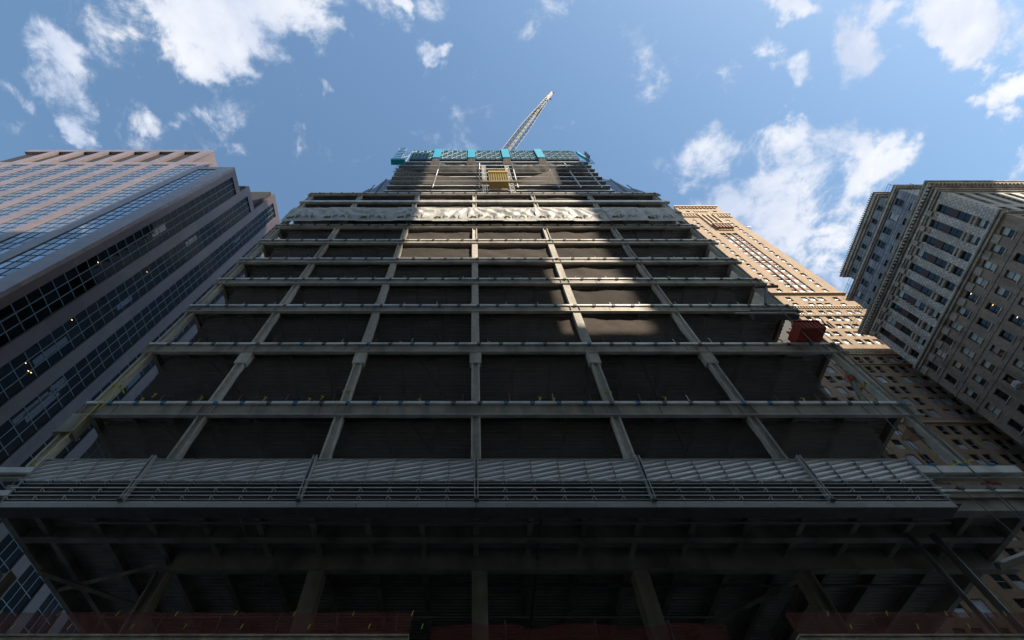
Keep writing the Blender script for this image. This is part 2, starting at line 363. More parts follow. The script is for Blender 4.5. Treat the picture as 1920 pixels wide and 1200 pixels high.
for li, z in enumerate(LEV):
    h = BH.get(z, .95)
    xl, xr = XL - .1, XR + .2
    if z == 17.2: xl, xr = -22.6, 25.9
    ibeam_x(xl, xr, z, h).build('edge_beam', steel, main)
    # pour stop pieces with gaps between
    if z not in (17.2, 62.17, 58.14):
        x = xl; k = 0
        while x < xr - .3:
            e = min(x + 1.22, xr)
            B('edge_angle', main, (x, e, FY - .05, FY + .02, z - .055 + random.uniform(-.015, .015), z + .13), steel_l)
            if e < xr: B('clip', main, (e + .02, min(e + .22, xr), FY - .08, FY + .03, z - .13, z + .09), bluec if random.random() < (.45 if z < 30 else .08) else darkst)
            x = e + .28; k += 1
    elif z == 62.17: B('edge_channel', main, (xl, xr, FY - .1, FY - .03, z - .25, z + .2), steel_l)
    # corrugated deck of this level
    mb = MB(); y0, y1 = FY + .45, FY + 15.0; zz = z + .02
    n = int((y1 - y0) / .32)
    for i in range(n):
        a = y0 + i * .32
        mb.quad([(XL, a, zz), (XR, a, zz), (XR, a + .04, zz - .075), (XL, a + .04, zz - .075)])
        mb.quad([(XL, a + .04, zz - .075), (XR, a + .04, zz - .075), (XR, a + .16, zz - .075), (XL, a + .16, zz - .075)])
        mb.quad([(XL, a + .16, zz - .075), (XR, a + .16, zz - .075), (XR, a + .20, zz), (XL, a + .20, zz)])
        mb.quad([(XL, a + .20, zz), (XR, a + .20, zz), (XR, a + .32, zz), (XL, a + .32, zz)])
    if z != 17.2: mb.build('metal_deck', deckm, main)
    if z != 17.2: B('floor_slab', main, (XL, XR, FY + .03, FY + 16, z + .025, z + .12), concrete)
    if z == 17.2: continue
    nb = 0
    for a, b in zip(COLX[:-1], COLX[1:]):
        for t in (1 / 3, 2 / 3):
            X = a + (b - a) * t; mb = MB()
            mb.box(X - .09, X + .09, FY + .45, FY + 14, z - .50, z - .47); mb.box(X - .012, X + .012, FY + .45, FY + 14, z - .47, z - .06)
            mb.build('floor_beam', steel, main)
    for X in COLX:
        mb = MB(); mb.box(X - .13, X + .13, FY + .45, FY + 14, z - .62, z - .58); mb.box(X - .015, X + .015, FY + .45, FY + 14, z - .58, z - .06)
        mb.build('floor_girder', steel, main)
# core behind the floors
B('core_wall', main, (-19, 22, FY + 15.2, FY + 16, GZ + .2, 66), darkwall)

def hcol(X, z0, z1, wdt=.46, y=FY + .02, m=steel, name='column', box=False):
    mb = MB(); hw = wdt / 2
    if box: mb.box(X - hw - .03, X + hw + .03, y, y + .5, z0, z1)
    else:
        mb.box(X - hw, X - hw + .085, y, y + .46, z0, z1); mb.box(X + hw - .085, X + hw, y, y + .46, z0, z1)
        mb.box(X - hw + .085, X + hw - .085, y + .12, y + .16, z0, z1)
    return mb.build(name, m, main)
for ci, X in enumerate(COLX):
    for li in range(len(LEV) - 1):
        z0, z1 = LEV[li], LEV[li + 1]; h = BH.get(z1, .95)
        boxy = (ci in (2, 3, 4) and z0 in (28.39, 33.95, 38.85)) or (ci in (3, 4) and z0 == 43.38)
        if ci in (0, 6) and z0 > 20: m_, bx = fireproof, False
        else: m_, bx = (fireproof, boxy)
        hcol(X, z0 + .16, z1 - h - .06, .50, m=m_, box=bx)
        if boxy:
            B('gusset', main, (X - .85, X + .85, FY + .42, FY + .46, z1 - h - .42, z1 - h - .06), steel)
    if ci not in (0, 6):
        B('collar', main, (X - .38, X + .38, FY - .02, FY + .62, 28.39 - 1.0 - 1.25, 28.39 - 1.01), fireproof)
B('collar', main, (-21.95, -21.1, FY - .12, FY + .5, 19.7, 21.0), steel)
B('collar', main, (-22.05, -21.0, FY - .17, FY + .55, 19.6, 19.69), steel)

# debris netting of each bay
for li in range(0, len(LEV) - 1):
    z0, z1 = LEV[li], LEV[li + 1]; h = BH.get(z1, .95)
    if z0 == 53.14: continue
    for ci in range(6):
        a, b = COLX[ci] + .26, COLX[ci + 1] - .26
        if ci == 5: b -= 2.6
        if ci == 0: a += 1.1
        if z0 > 60 and ci < 2: continue
        top, bot = z1 - h - .06, z0 + .16
        ph = random.uniform(0, 50)
        slant = 1.5 if ci == 5 else 0
        sl0 = .9 if ci == 0 else 0
        def fn(s_, t_, a=a, b=b, top=top, bot=bot, ph=ph, slant=slant, sl0=sl0):
            aa = a + sl0 * (1 - t_) * .6; bb = b + slant * (t_ - .3) * .6
            x = aa + (bb - aa) * s_; z = bot + (top - bot) * t_
            sag = .10 * abs(math.sin(s_ * math.pi * 5)) * max(0, t_ - .85) / .15
            y = FY + .36 + .12 * noise.noise(Vector((x * .5 + ph, z * .5, 0))) + .05 * noise.noise(Vector((x * 2.2 + z * .8 + ph, z * .7, 3)))
            return (x, y, z - sag)
        MB().grid(22, 14, fn).build('debris_net', net, main, smooth=True)
# side netting, set in from both ends
for X, nm in ((XL + .9, 0), (XR - 2.3, 1)):
    for li in range(1, len(LEV) - 1):
        z0, z1 = LEV[li], LEV[li + 1]
        if z0 == 53.14: continue
        def fn(s_, t_, X=X, z0=z0, z1=z1):
            y = FY + 1.6 + 13 * s_; z = z0 + .16 + (z1 - z0 - .9) * t_
            return (X + .25 * noise.noise(Vector((y * .4, z * .5, X))), y, z)
        MB().grid(16, 8, fn).build('debris_net', net, main, smooth=True)
# horizontal diagonal braces and hangers seen behind the nets
for li in (1, 2, 3):
    z = LEV[li]
    for X in (-18, -3.6, 11.5): MB().tube((X, FY + 1.2, z - .3), (X + 3.4, FY + 8, z - .3), .07).build('brace', darkst, main)
MB().tube((XR - 1.9, FY + .5, 22.3), (XR - .3, FY + .5, 27.2), .16, 6).build('brace', steel, main)
MB().tube((XL + .4, FY + .5, 58.4), (XL + 2.4, FY + .5, 61.4), .12, 6).build('brace', darkst, main)

# safety posts and wire ropes along the slab edges
for li in (2, 3, 4, 5, 6, 1):
    z = LEV[li]; x = -19.2 + random.uniform(0, 1)
    while x < 22:
        MB().tube((x, FY + .3, z + .1), (x + random.uniform(-.06, .06), FY + .3, z + 1.15 + random.uniform(-.1, .1)), .038 if z < 35 else .03, 5).build('safety_post', rust if z < 30 and random.random() < .7 else galv, main)
        x += random.uniform(2.2, 2.9)
    for hh in (.62, .95):
        mb = MB(); px = None
        for k in range(25):
            X = XL + (XR - XL - 1.8) * k / 24; q = (X, FY + .28, z + hh - .05 * math.sin(k * 1.7) ** 2)
            if px: mb.tube(px, q, .008, 3)
            px = q
        mb.build('wire_rope', cable_m, main)
# yellow ratchet straps wound round columns
for X, z in ((-21.5, 23.9), (-7.45, 23.4), (7.85, 23.3), (24.0, 24.2), (24.0, 17.75), (-21.5, 17.6)):
    mb = MB(); mb.box(X - .32, X + .32, FY + .10, FY + .14, z - .07, z + .07); mb.box(X - .32, X - .28, FY + .1, FY + .7, z - .07, z + .07); mb.box(X + .28, X + .32, FY + .1, FY + .7, z - .07, z + .07)
    mb.build('strap', ystrap, main)
for X, z in ((-19.3, 22.5), (-18.8, 22.9), (-12.2, 22.6), (-9.6, 22.5), (-8.9, 22.7), (-3.2, 22.4), (3.8, 22.6), (4.6, 22.5), (11.1, 22.6), (19.1, 22.5), (-15.9, 22.6), (1.0, 28.7), (-5.1, 28.7)):
    mb = MB(); mb.tube((X, FY + .2, z), (X + .12, FY + .2, z + .30), .035, 4); mb.tube((X + .12, FY + .2, z + .30), (X - .05, FY + .22, z + .36), .035, 4)
    mb.build('rope_tie', ystrap, main)
mb = MB()
for a, b in (((-21.2, FY - .12, 26.0), (-21.1, FY - .12, 21.0)), ((-21.1, FY - .12, 21.0), (-21.0, FY - .1, 17.3))): mb.tube(a, b, .03, 4)
mb.build('yellow_line', ystrap, main)
MB().tube((23.0, FY - .15, 17.25), (24.4, FY - .15, 17.62), .035, 4).build('yellow_line', ystrap, main)

# ---------------- first storey under the band: hung soffit, girders, columns
SZ = 15.9
mb = MB(); y0, y1 = FY - .1, FY + 15.5
for i in range(int((y1 - y0) / .30)):
    a = y0 + i * .30
    mb.quad([(-21.4, a, SZ), (25.2, a, SZ), (25.2, a + .04, SZ - .075), (-21.4, a + .04, SZ - .075)])
    mb.quad([(-21.4, a + .04, SZ - .075), (25.2, a + .04, SZ - .075), (25.2, a + .15, SZ - .075), (-21.4, a + .15, SZ - .075)])
    mb.quad([(-21.4, a + .15, SZ - .075), (25.2, a + .15, SZ - .075), (25.2, a + .19, SZ), (-21.4, a + .19, SZ)])
    mb.quad([(-21.4, a + .19, SZ), (25.2, a + .19, SZ), (25.2, a + .30, SZ), (-21.4, a + .30, SZ)])
mb.build('soffit_deck', deckm, main)
B('floor_slab', main, (-21.5, 25.3, FY - .1, FY + 16, SZ + .01, SZ + .2), concrete)
k = 0; X = .12 - 2.53 * 8
while X < 25.4:
    mb = MB(); yb = FY + 15
    mb.box(X - .14, X + .14, FY + .1, yb, SZ - .60, SZ - .56); mb.box(X - .015, X + .015, FY + .1, yb, SZ - .56, SZ - .08)
    mb.build('soffit_beam', steel, main); X += 2.53
for X in (-21.4, 25.15):
    mb = MB(); mb.box(X - .16, X + .16, FY, FY + 15, SZ - .78, SZ - .72); mb.box(X - .02, X + .02, FY, FY + 15, SZ - .72, SZ)
    mb.build('soffit_girder', steel, main)
for y, h, x0, x1 in ((20.45, .78, -21.2, 24.8), (22.1, 1.25, -14.6, 26.0)):
    mb = MB(); mb.box(x0, x1, y - .19, y + .19, SZ - h - .06, SZ - h); mb.box(x0, x1, y - .02, y + .02, SZ - h, SZ - .1)
    mb.build('soffit_girder', steel, main)
B('soffit_fascia', main, (XL + .6, 21.0, FY - .62, FY + .3, 14.60, 14.66), darkst)
# slab edge band beyond the panels
mb = MB(); mb.box(20.6, 26.4, FY - .15, FY - .05, 15.35, 15.62); mb.box(20.6, 26.4, FY, FY + .05, 14.7, 15.35); mb.box(20.6, 26.4, FY - .15, FY + .3, 14.62, 14.69)
mb.build('edge_beam', steel, main)
B('edge_angle', main, (20.8, 26.3, FY - .22, FY - .151, 15.62, 15.75), steel_l)
B('edge_beam', main, (-23.6, -20.4, FY - .15, FY + .3, 15.45, 15.75), steel_l)
mb = MB(); mb.box(20.4, 25.9, FY - .25, FY - .05, 16.72, 16.95); mb.box(20.4, 25.9, FY - .25, FY - .22, 16.95, 17.15)
mb.build('edge_channel', steel_l, main)
B('edge_channel', main, (-23.0, -20.35, FY - .25, FY - .05, 16.72, 17.05), steel_l)
for X in (21.9, 23.3, 24.7): B('clip', main, (X, X + .28, FY - .3, FY - .1, 17.16, 17.27), bluec)
for X in (22.0, 23.4, 24.9): B('clip', main, (X, X + .28, FY - .3, FY - .1, 15.72, 15.86), darkst)
LC = [-22.3, -14.8, -7.5, .28, 7.95, 15.75]
for X in LC:
    mb = MB()
    if X in (-7.5, .28, 7.95): mb.box(X - .36, X + .36, 22.0, 22.7, GZ, 14.6)
    else:
        mb.box(X - .3, X - .24, 21.95, 22.6, GZ, 14.6); mb.box(X + .24, X + .3, 21.95, 22.6, GZ, 14.6); mb.box(X - .24, X + .24, 22.2, 22.26, GZ, 14.6)
    mb.build('column', steel, main)
for X in (.28, 7.95): B('collar', main, (X - .45, X + .45, 21.9, 22.8, 10.0, 11.4), steel)
for X in (20.4, 21.5): MB().tube((X, 20.2, 15.2), (X + .1, 20.2, GZ), .16 if X > 21 else .11, 8).build('drain_pipe', darkst, main)
for a, b in (((15.6, 22.3, 14.4), (10.8, 30, 15.2)), ((16.6, 22.3, 15.1), (16.2, 30, 15.1)), ((-15, 22.3, 15.2), (-21.2, 24.5, 15.2)), ((-21.2, 22.6, 14.9), (-16.5, 26.5, 15.1))):
    mb = MB(); mb.tube(a, b, .13, 4); mb.build('brace', steel, main)
MB().tube((25.0, 21.9, 14.7), (30.5, 20.5, 15.9), .22, 4).build('outrigger', steel, main)
for k_, (xa, ya, xb, yb) in enumerate(((-18, 19.4, 22, 19.4), (-12, 24.2, 24, 24.2), (-20, 27.0, 14, 27.0), (3.1, 19, 3.1, 32), (-10.7, 19, -10.7, 32))):
    MB().tube((xa, ya, SZ - .68), (xb, yb, SZ - .68), .05 + .02 * (k_ % 2), 6).build('conduit', darkst if k_ % 2 else galv, main)
# second floor slab at the bottom of the view
B('floor_slab', main, (-21.5, 25.3, 17.6, 34, 8.55, 8.8), concrete)

# ---------------- street edge platform with red netting
ED = 16.9
ez = onY(400, 1191, ED).z; nz_ = onY(400, 1146, ED).z
def edge_run(xa, xb, pos):
    t = thing('edge_platform', 'pale plank edge with dark red netting %s' % pos, 'platform', ((xa + xb) / 2, ED, ez - .3), 'plank edges with red netting along the bottom')
    x = xa
    while x < xb:
        e = min(x + random.uniform(1.5, 2.6), xb)
        B('plank', t, (x, e - .015, ED - .05, ED + .25, ez - .045 + random.uniform(-.006, .006), ez + .02), wood)
        x = e
    B('fascia_board', t, (xa, xb, ED - .02, ED + .7, ez - .30, ez - .075), wood)
    def fn(s_, u_):
        x = xa + (xb - xa) * s_
        return (x, ED + .12 + .06 * noise.noise(Vector((x * .8, u_ * 2, 0))), ez + .03 + (nz_ - ez) * u_ + .03 * u_ * noise.noise(Vector((x * 1.3, 0, 5))))
    MB().grid(40, 6, fn).build('netting', netred, t, smooth=True)
    x = xa + .9
    while x < xb:
        MB().tube((x, ED + .22, ez), (x + random.uniform(-.05, .05), ED + .22, nz_ + .05), .03, 5).build('post', darkst, t)
        q = x + .5
        for dz in (.65, .22):
            MB().tube((q, ED + .05, ez + dz), (q + .05, ED + .05, ez + dz + .17), .014, 4).build('rope_tie', ystrap, t)
            q += random.uniform(.3, .8)
        x += 2.0
    return t
edge_run(-19.5, -2.1, 'at the bottom left')
edge_run(10.6, 22.5, 'at the bottom right')
t = thing('hanging_net', 'dim red netting sagging low in the dark between the two plank edges', 'netting', (4, 19, 9))
def fn(s_, u_):
    x = -1.6 + 11 * s_; return (x, 19.2 + .2 * noise.noise(Vector((x, u_, 0))), 9.6 + .8 * u_ + .35 * abs(math.sin(s_ * 9)) * (u_ - .4))
MB().grid(40, 6, fn).build('netting', netred, t, smooth=True)
for X in (1.2, 4.6, 7.4): MB().tube((X, 19.25, 9.4), (X, 19.25, 10.7), .04, 5).build('post', darkst, t)

# ================================================================== curtain wall band (part of the building)
BY = FY - .6
zt, zs, zb = 17.18, 15.85, 14.66
MODW = 7.65 / 6
x0b = .12 - MODW * 16
SL = .27; RISE = .30
slat_me = []
for k in range(-2, 7):
    def fn(s_, u_, k=k):
        x = .02 + s_ * (MODW - .04)
        z = k * SL + u_ * SL + RISE * s_
        z = min(max(z, 0), zt - zs - .04)
        y = (.02 - .085 * (1 - u_ / .7)) if u_ < .7 else .02 - .03 * ((u_ - .7) / .3) ** 2
        if u_ == 0 and k is not None: pass
        return (x, y, z)
    mb = MB(); mb.grid(8, 10, fn)
    def lip(s_, u_, k=k):
        x = .02 + s_ * (MODW - .04); z = min(max(k * SL + RISE * s_, 0), zt - zs - .04)
        return (x, .03 - .095 * u_, z - .001)
    if k >= -1: mb.grid(8, 1, lip)
    zs_ = [q[2] for q in mb.v]
    if max(zs_) - min(zs_) < .03: continue
    me = mb.mesh('slat', alu); me.polygons.foreach_set('use_smooth', [True] * len(me.polygons)); slat_me.append(me)
glr = [(14.69, 14.98), (15.02, 15.38), (15.42, 15.80)]
for i in range(32):
    x = x0b + i * MODW
    pn = MB(); pn.box(x, x + MODW - .02, BY + .03, BY + .06, zs, zt); pn.box(x, x + MODW - .02, BY - .06, BY + .03, zt - .035, zt)
    pn.box(x - .005, x + .013, BY - .07, BY + .03, zs, zt - .035)
    po = pn.build('ribbed_panel', alu_d, main)
    for me in slat_me: put('slat', me, po, (x, BY + .02, zs))
    for (a, b) in glr: B('glass_pane', main, (x + .02, x + MODW - .02, BY, BY + .03, a, b), glass_d)
    B('mullion', main, (x - .018, x + .018, BY - .035, BY + .05, zb, zs), mull_l)
    br = MB()
    for z in (15.77, 15.31, 14.89):
        br.tube((x + .12, BY - .02, z - .10), (x, BY - .20, z), .014, 4); br.tube((x - .12, BY - .02, z - .10), (x, BY - .20, z), .014, 4)
    br.build('bracket', alu, main)
    for dx in (-.04, .04): B('bolt', main, (x + dx - .015, x + dx + .015, BY - .02, BY + .01, zt, zt + .05), alu)
    f0 = BY - .13
    B('sill_panel', main, (x + .008, x + MODW - .008, f0, f0 + .03, 14.34, 14.55), alu_d)
    B('soffit_panel', main, (x + .008, x + MODW - .008, f0, FY - .1, 14.30, 14.335), darkst)
xe = x0b + 32 * MODW
B('end_cap', main, (xe + .01, xe + .05, BY - .12, BY + .6, 14.34, zt), alu_d)
B('end_cap', main, (x0b - .05, x0b - .02, BY - .12, BY + .6, 14.34, zt), alu_d)
for z, r_ in ((15.77, .024), (15.31, .022), (14.89, .022)):
    MB().tube((x0b - .1, BY - .21, z), (xe + .1, BY - .21, z), r_, 6).build('rail', alu, main)
    B('transom', main, (x0b, xe, BY - .05, BY + .03, z - .10, z - .06), alu_d)
B('transom', main, (x0b, xe, BY - .10, BY + .03, 14.60, 14.65), alu)
for k in range(-2, 3):
    X = .12 + 7.65 * k
    for dx in (-.07, .07): B('fin', main, (X + dx - .025, X + dx + .025, BY - .22, BY + .02, 14.70, zt + .10), alu_d)
    B('fin_foot', main, (X - .1, X + .1, BY - .30, BY - .1, 14.62, 14.695), darkst)

# ================================================================== tower above the setback (same building)
TY = 20.0
TX0, TX1 = -13.2, 21.4
fl = [66.4 + 2.85 * k for k in range(11)]
for i, z in enumerate(fl):
    x0, x1 = TX0 - .4, TX1
    B('tower_slab', main, (x0, x1, TY, TY + 14, z - .2, z), concrete)
    B('tower_slab_edge', main, (x0, x1, TY - .06, TY - .003, z - .24, z + .05), steel_l if z > 70 else darkst)
    if z < 95:
        def fn(s_, u_, z=z):
            x = x0 + .3 + (x1 - x0 - .6) * s_; return (x, TY + .35 + .18 * noise.noise(Vector((x * .6, z, u_))), z + .02 + 2.6 * u_)
        MB().grid(40, 4, fn).build('tower_net', netk, main, smooth=True)
B('tower_core', main, (TX0 + 2, TX1 - 2, TY + 7, TY + 13.8, 66.5, 97), concrete)
for X in (-9.3, -1.7, 5.6, 13.2, 19.0):
    B('tower_column', main, (X - .35, X + .35, TY + .7, TY + 1.4, 66.5, 95), fireproof)
for X in (-6.2, .9, 6.7, 12.9, 16.2, 19.4):
    MB().tube((X, TY - .5, 74.6), (X + .15, TY - .5, 91.5), .10, 6).build('mast_pole', galv, main)
# swagged nets hung on the poles
def swag(xa, xb, z1, drop, z0, y=TY - .45, m=netk):
    def fn(s_, u_):
        x = xa + (xb - xa) * s_; top = z1 - drop * (1 - (2 * s_ - 1) ** 2)
        return (x, y + .3 * noise.noise(Vector((x, u_ * 2, 0))) - .4 * math.sin(u_ * 3.14), z0 + (top - z0) * u_)
    MB().grid(24, 6, fn).build('safety_net', m, main, smooth=True)
for xa, xb in ((-12.8, -6.2), (-6.2, .9), (6.7, 12.9), (12.9, 19.4)): swag(xa, xb, 92.0, 2.2, 85.0)
def lowswag(xa, xb, za, zb_):
    def fn(s_, u_):
        x = xa + (xb - xa) * s_; top = za + (zb_ - za) * s_ - 1.2 * math.sin(s_ * 3.14)
        return (x, TY - 1.3 - .5 * u_, 73.6 + (top - 73.6) * u_)
    MB().grid(24, 5, fn).build('safety_net', nets, main, smooth=True)
lowswag(-12.5, 1.5, 82.0, 74.5); lowswag(6.0, 13.2, 74.3, 82.0)
# outrigger nets at both ends
for sgn, X0, X1 in ((1, TX1, 26.5), (-1, TX0 - .2, -17.2)):
    def fn(s_, u_, X0=X0, X1=X1):
        return (X0 + (X1 - X0) * s_, TY + 1.2 * u_, 72.6 + (19.5 - 12.0 * s_ - 2.2 * math.sin(s_ * 6.28) ** 2) * u_)
    MB().grid(20, 8, fn).build('safety_net', net2, main, smooth=True)
    for s_ in (.45, .8):
        X = X0 + (X1 - X0) * s_
        MB().tube((X, TY + .5, 72), (X, TY + 1.1, 72.6 + 19.5 - 12 * s_), .09, 5).build('mast_pole', darkst, main)

# upper ledge pieces under the tower and the red oxide bits
for X in (-19.6, -11): B('edge_channel', main, (X, X + 7.6, FY + .6, FY + .75, 59.4, 59.62), steel_l)

# ---------------- blue climbing screens
ZS0, ZS1 = 96.7, 104.2
edges = [-12.9, -5.9, 1.2, 7.45, 14.0, 20.6]
strips = [onY(px, 292, 19.8).x for px in (820, 884, 948, 1012)]
bounds = [onY(769, 292, 19.8).x] + strips + [onY(1082, 292, 19.8).x]
ords = ['leftmost', 'second from left', 'middle', 'second from right', 'rightmost']
def lattice(t, xa, xb, y, z0, z1, nx, nz, slope=0.0):
    mb = MB()
    for i in range(nx + 1):
        X = xa + (xb - xa) * i / nx; mb.tube((X, y, z0), (X, y + slope, z1), .05, 4)
    for j in range(nz + 1):
        q = j / nz; mb.tube((xa, y + slope * q, z0 + (z1 - z0) * q), (xb, y + slope * q, z0 + (z1 - z0) * q), .05, 4)
    for i in range(nx):
        for j in range(nz):
            if (i + j) % 2: 
                a = (xa + (xb - xa) * i / nx, y, z0 + (z1 - z0) * j / nz); b = (xa + (xb - xa) * (i + 1) / nx, y, z0 + (z1 - z0) * (j + 1) / nz)
                mb.tube(a, b, .028, 4)
    mb.build('lattice', teal, t)
for i in range(5):
    xa, xb = bounds[i] + .1, bounds[i + 1] - .1
    t = thing('climbing_screen', 'blue lattice climbing screen on top of the unfinished tower, %s of five' % ords[i], 'screen', ((xa + xb) / 2, 19.8, ZS0), 'blue climbing screens round the tower top')
    B('mesh_infill', t, (xa + .1, xb - .1, 19.85, 19.9, ZS0, ZS1), tealnet)
    lattice(t, xa, xb, 19.75, ZS0, ZS1, 7, 4)
    B('walkway', t, (xa, xb, 19.9, 21.4, ZS0 - .15, ZS0 - .02), darkst)
    lattice(t, xa, xb, 20.2, ZS0 - 2.2, ZS0 - .3, 7, 1)
    B('top_rail', t, (xa, xb, 19.7, 19.95, ZS1, ZS1 + .25), cyan)
for i, X in enumerate(strips):
    t = thing('screen_panel', 'solid bright cyan panel between lattice screens on the tower top, %s' % ['leftmost of four', 'second from left of four', 'third from left of four', 'rightmost of four'][i], 'panel', (X, 19.6, ZS0), 'solid cyan panels of the tower top')
    B('face_sheet', t, (X - .72, X + .72, 19.45, 19.6, ZS0 - .2, ZS1 + .5), cyan)
    mb = MB(); mb.quad([(X - .6, 19.6, ZS0 - .3), (X + .6, 19.6, ZS0 - .3), (X + .9, 19.9, ZS0 - 4.0), (X - .9, 19.9, ZS0 - 4.0)])
    mb.build('skirt', net, t)
t = thing('end_screen', 'open blue steel frame at the left end of the tower top screens', 'screen', (-14.2, 20, ZS0 - 3))
lattice(t, -15.0, -13.6, 19.4, ZS0 - 3, ZS0 + 8.2, 1, 7); lattice(t, -15.0, -13.6, 21.5, ZS0 - 3, ZS0 + 14, 1, 7)
B('deck', t, (-15.2, -12.7, 19.2, 20.2, ZS0 - 3.3, ZS0 - 2.2), cyan)
for X in (-14.7, -13.2): MB().tube((X, 21.5, ZS0 + 5), (X, 21.5, ZS0 + 15), .14, 5).build('post', darkst, t)
MB().tube((-13.2, 21.5, ZS0 + 14), (-6.5, 21, ZS1 + .3), .05, 4).build('stay', cable_m, t)
t = thing('end_screen', 'cyan side screen turned away at the right end of the tower top', 'screen', (22.0, 21, ZS0 - 3))
pa, pb = onY(1084, 287, 19.5), onY(1106, 300, 19.5); dz = Vector((0, 0, 2.6)); dy = Vector((0, .5, 0))
mb = MB()
for q in ([pa, pb, pb + dz, pa + dz], [pa + dy, pa + dy + dz, pb + dy + dz, pb + dy], [pa, pa + dy, pb + dy, pb], [pa + dz, pb + dz, pb + dy + dz, pa + dy + dz], [pb, pb + dy, pb + dy + dz, pb + dz], [pa, pa + dz, pa + dz + dy, pa + dy]): mb.quad(q)
mb.build('side_sheet', cyan, t)
for y in (19.7, 21.0): lattice(t, 20.9, 22.0, y, ZS0 - 4.5, ZS0 + 4.0, 2, 6)
B('hanger', t, (20.9, 21.1, 18.4, 19, ZS0 - 4, ZS0), darkst)

# ---------------- yellow hoist cab on its mast
dullyel = mat('dull_yellow_mesh', (.30, .22, .06), .6)
t = thing('hoist_cab', 'yellow construction hoist cab with open mesh sides on the front of the upper tower', 'hoist', (3.6, 18.4, 73.5))
hx0, hx1 = onY(917, 345, 18.6).x, onY(952, 345, 18.6).x
hz0, hz1 = onY(935, 352, 18.6).z, onY(935, 337, 18.6).z
B('floor_grille', t, (hx0, hx1, 17.6, 18.7, hz0, hz0 + .15), dullyel)
mb = MB()
for i in range(9): mb.box(hx0 + (hx1 - hx0) * i / 8 - .05, hx0 + (hx1 - hx0) * i / 8 + .05, 17.6, 17.7, hz0, hz1)
for j in range(7): mb.box(hx0, hx1, 17.58, 17.7, hz0 + (hz1 - hz0) * j / 6 - .1, hz0 + (hz1 - hz0) * j / 6 + .1)
mb.build('front_grating', dullyel, t)
B('back_panel', t, (hx0, hx1, 18.9, 19.0, hz0, hz1), darkst)
B('roof', t, (hx0 - .1, hx1 + .1, 17.5, 18.9, hz1, hz1 + 1.0), yellow)
B('roof_rail', t, (hx0 - .1, hx1 + .1, 17.45, 17.5, hz1 + .2, hz1 + .9), yellow)
B('landing_beam', t, (hx0 - 1.4, hx1 + 1.6, 17.4, 17.6, hz0 - 1.2, hz0 - .85), creamst)
t = thing('hoist_mast', 'pale lattice mast running up beside the yellow hoist cab', 'mast', (2, 19, 66.3))
for X in (onY(909, 345, 19).x, onY(958, 345, 19).x):
    mb = MB()
    for dx in (-.3, .3): mb.box(X + dx - .06, X + dx + .06, 18.9, 19.05, 66.3, 87)
    for k in range(26): mb.tube((X - .3, 18.97, 66.5 + k * .8), (X + .3, 18.97, 67.1 + k * .8), .04, 4)
    mb.build('rack_mast', galv, t)

# ---------------- crane
t = thing('tower_crane', 'luffing tower crane with white and cream lattice boom rising behind the blue screens', 'crane', (-.4, 31.5, 66.3))
tip = onY(1034, 174, 15.7); base = onY(952, 282, 26.0)
d = (tip - base); foot = base - d * .55
B('mast', t, (foot.x - 1.1, foot.x + 1.1, foot.y - 1.1, foot.y + 1.1, 66.3, foot.z), whitest)
B('machinery_deck', t, (foot.x - 2, foot.x + 2, foot.y - 1, foot.y + 6, foot.z - 1, foot.z + .5), whitest)
dn = (tip - foot).normalized(); sx = dn.cross(Vector((0, 1, .3))).normalized(); sy = dn.cross(sx).normalized()
Lb = (tip - foot).length
def bw(q): return 1.35 * min(1, (1 - q) / .42 * .75 + .25, q / .12 + .3)
nseg = 30
for ci, (a, b) in enumerate(((-1, -1), (1, -1), (1, 1), (-1, 1))):
    mb = MB()
    for k in range(nseg):
        q0, q1 = k / nseg, (k + 1) / nseg
        mb.tube(foot + dn * Lb * q0 + (sx * a + sy * b) * bw(q0) * .75, foot + dn * Lb * q1 + (sx * a + sy * b) * bw(q1) * .75, .10, 4)
    mb.build('boom_chord', creamst if a > 0 else whitest, t)
mb = MB()
cr_ = ((-1, -1), (1, -1), (1, 1), (-1, 1))
for k in range(nseg):
    q0, q1 = k / nseg, (k + 1) / nseg
    for i in range(4):
        a, b = cr_[i]; c_, e_ = cr_[(i + 1) % 4]
        p0 = foot + dn * Lb * q0 + (sx * a + sy * b) * bw(q0) * .75; p1 = foot + dn * Lb * q1 + (sx * c_ + sy * e_) * bw(q1) * .75
        p2 = foot + dn * Lb * q0 + (sx * c_ + sy * e_) * bw(q0) * .75
        mb.tube(p0, p1, .055, 4); mb.tube(p0, p2, .055, 4)
mb.build('boom_lacing', whitest, t)
mb = MB(); mb.tube(foot + dn * Lb * .3 + sx * .1, foot + dn * Lb * .78 + sx * .1, .30, 4); mb.build('catwalk', whitest, t)
mb = MB()
for k in range(8): q = .72 + k * .011; p = foot + dn * Lb * q; mb.tube(p - sx * bw(q) * .9, p + sx * bw(q) * .9, .16, 4)
mb.build('flag_sheets', darkst, t)
mb = MB()
for o_ in (-.5, .5): mb.tube(tip - dn * 1.0 + sx * o_, foot + dn * Lb * .1 - sy * 2.5 + sx * o_, .035, 3)
mb.build('hoist_rope', cable_m, t)
mb = MB(); mb.tube(tip - dn * 7, tip - dn * .2, .62, 4); mb.build('boom_head', darkst, t)
mb = MB(); mb.tube(tip + Vector((-.6, 0, -.5)), tip + Vector((.9, 0, -.4)), .16, 5); mb.build('head_sheave', whitest, t)
mb = MB(); mb.tube(tip - dn * 6 + Vector((1.0, 0, 0)), tip - dn * 6 + Vector((1.0, 0, -1.2)), .3, 6); mb.build('hook_block', redbin, t)

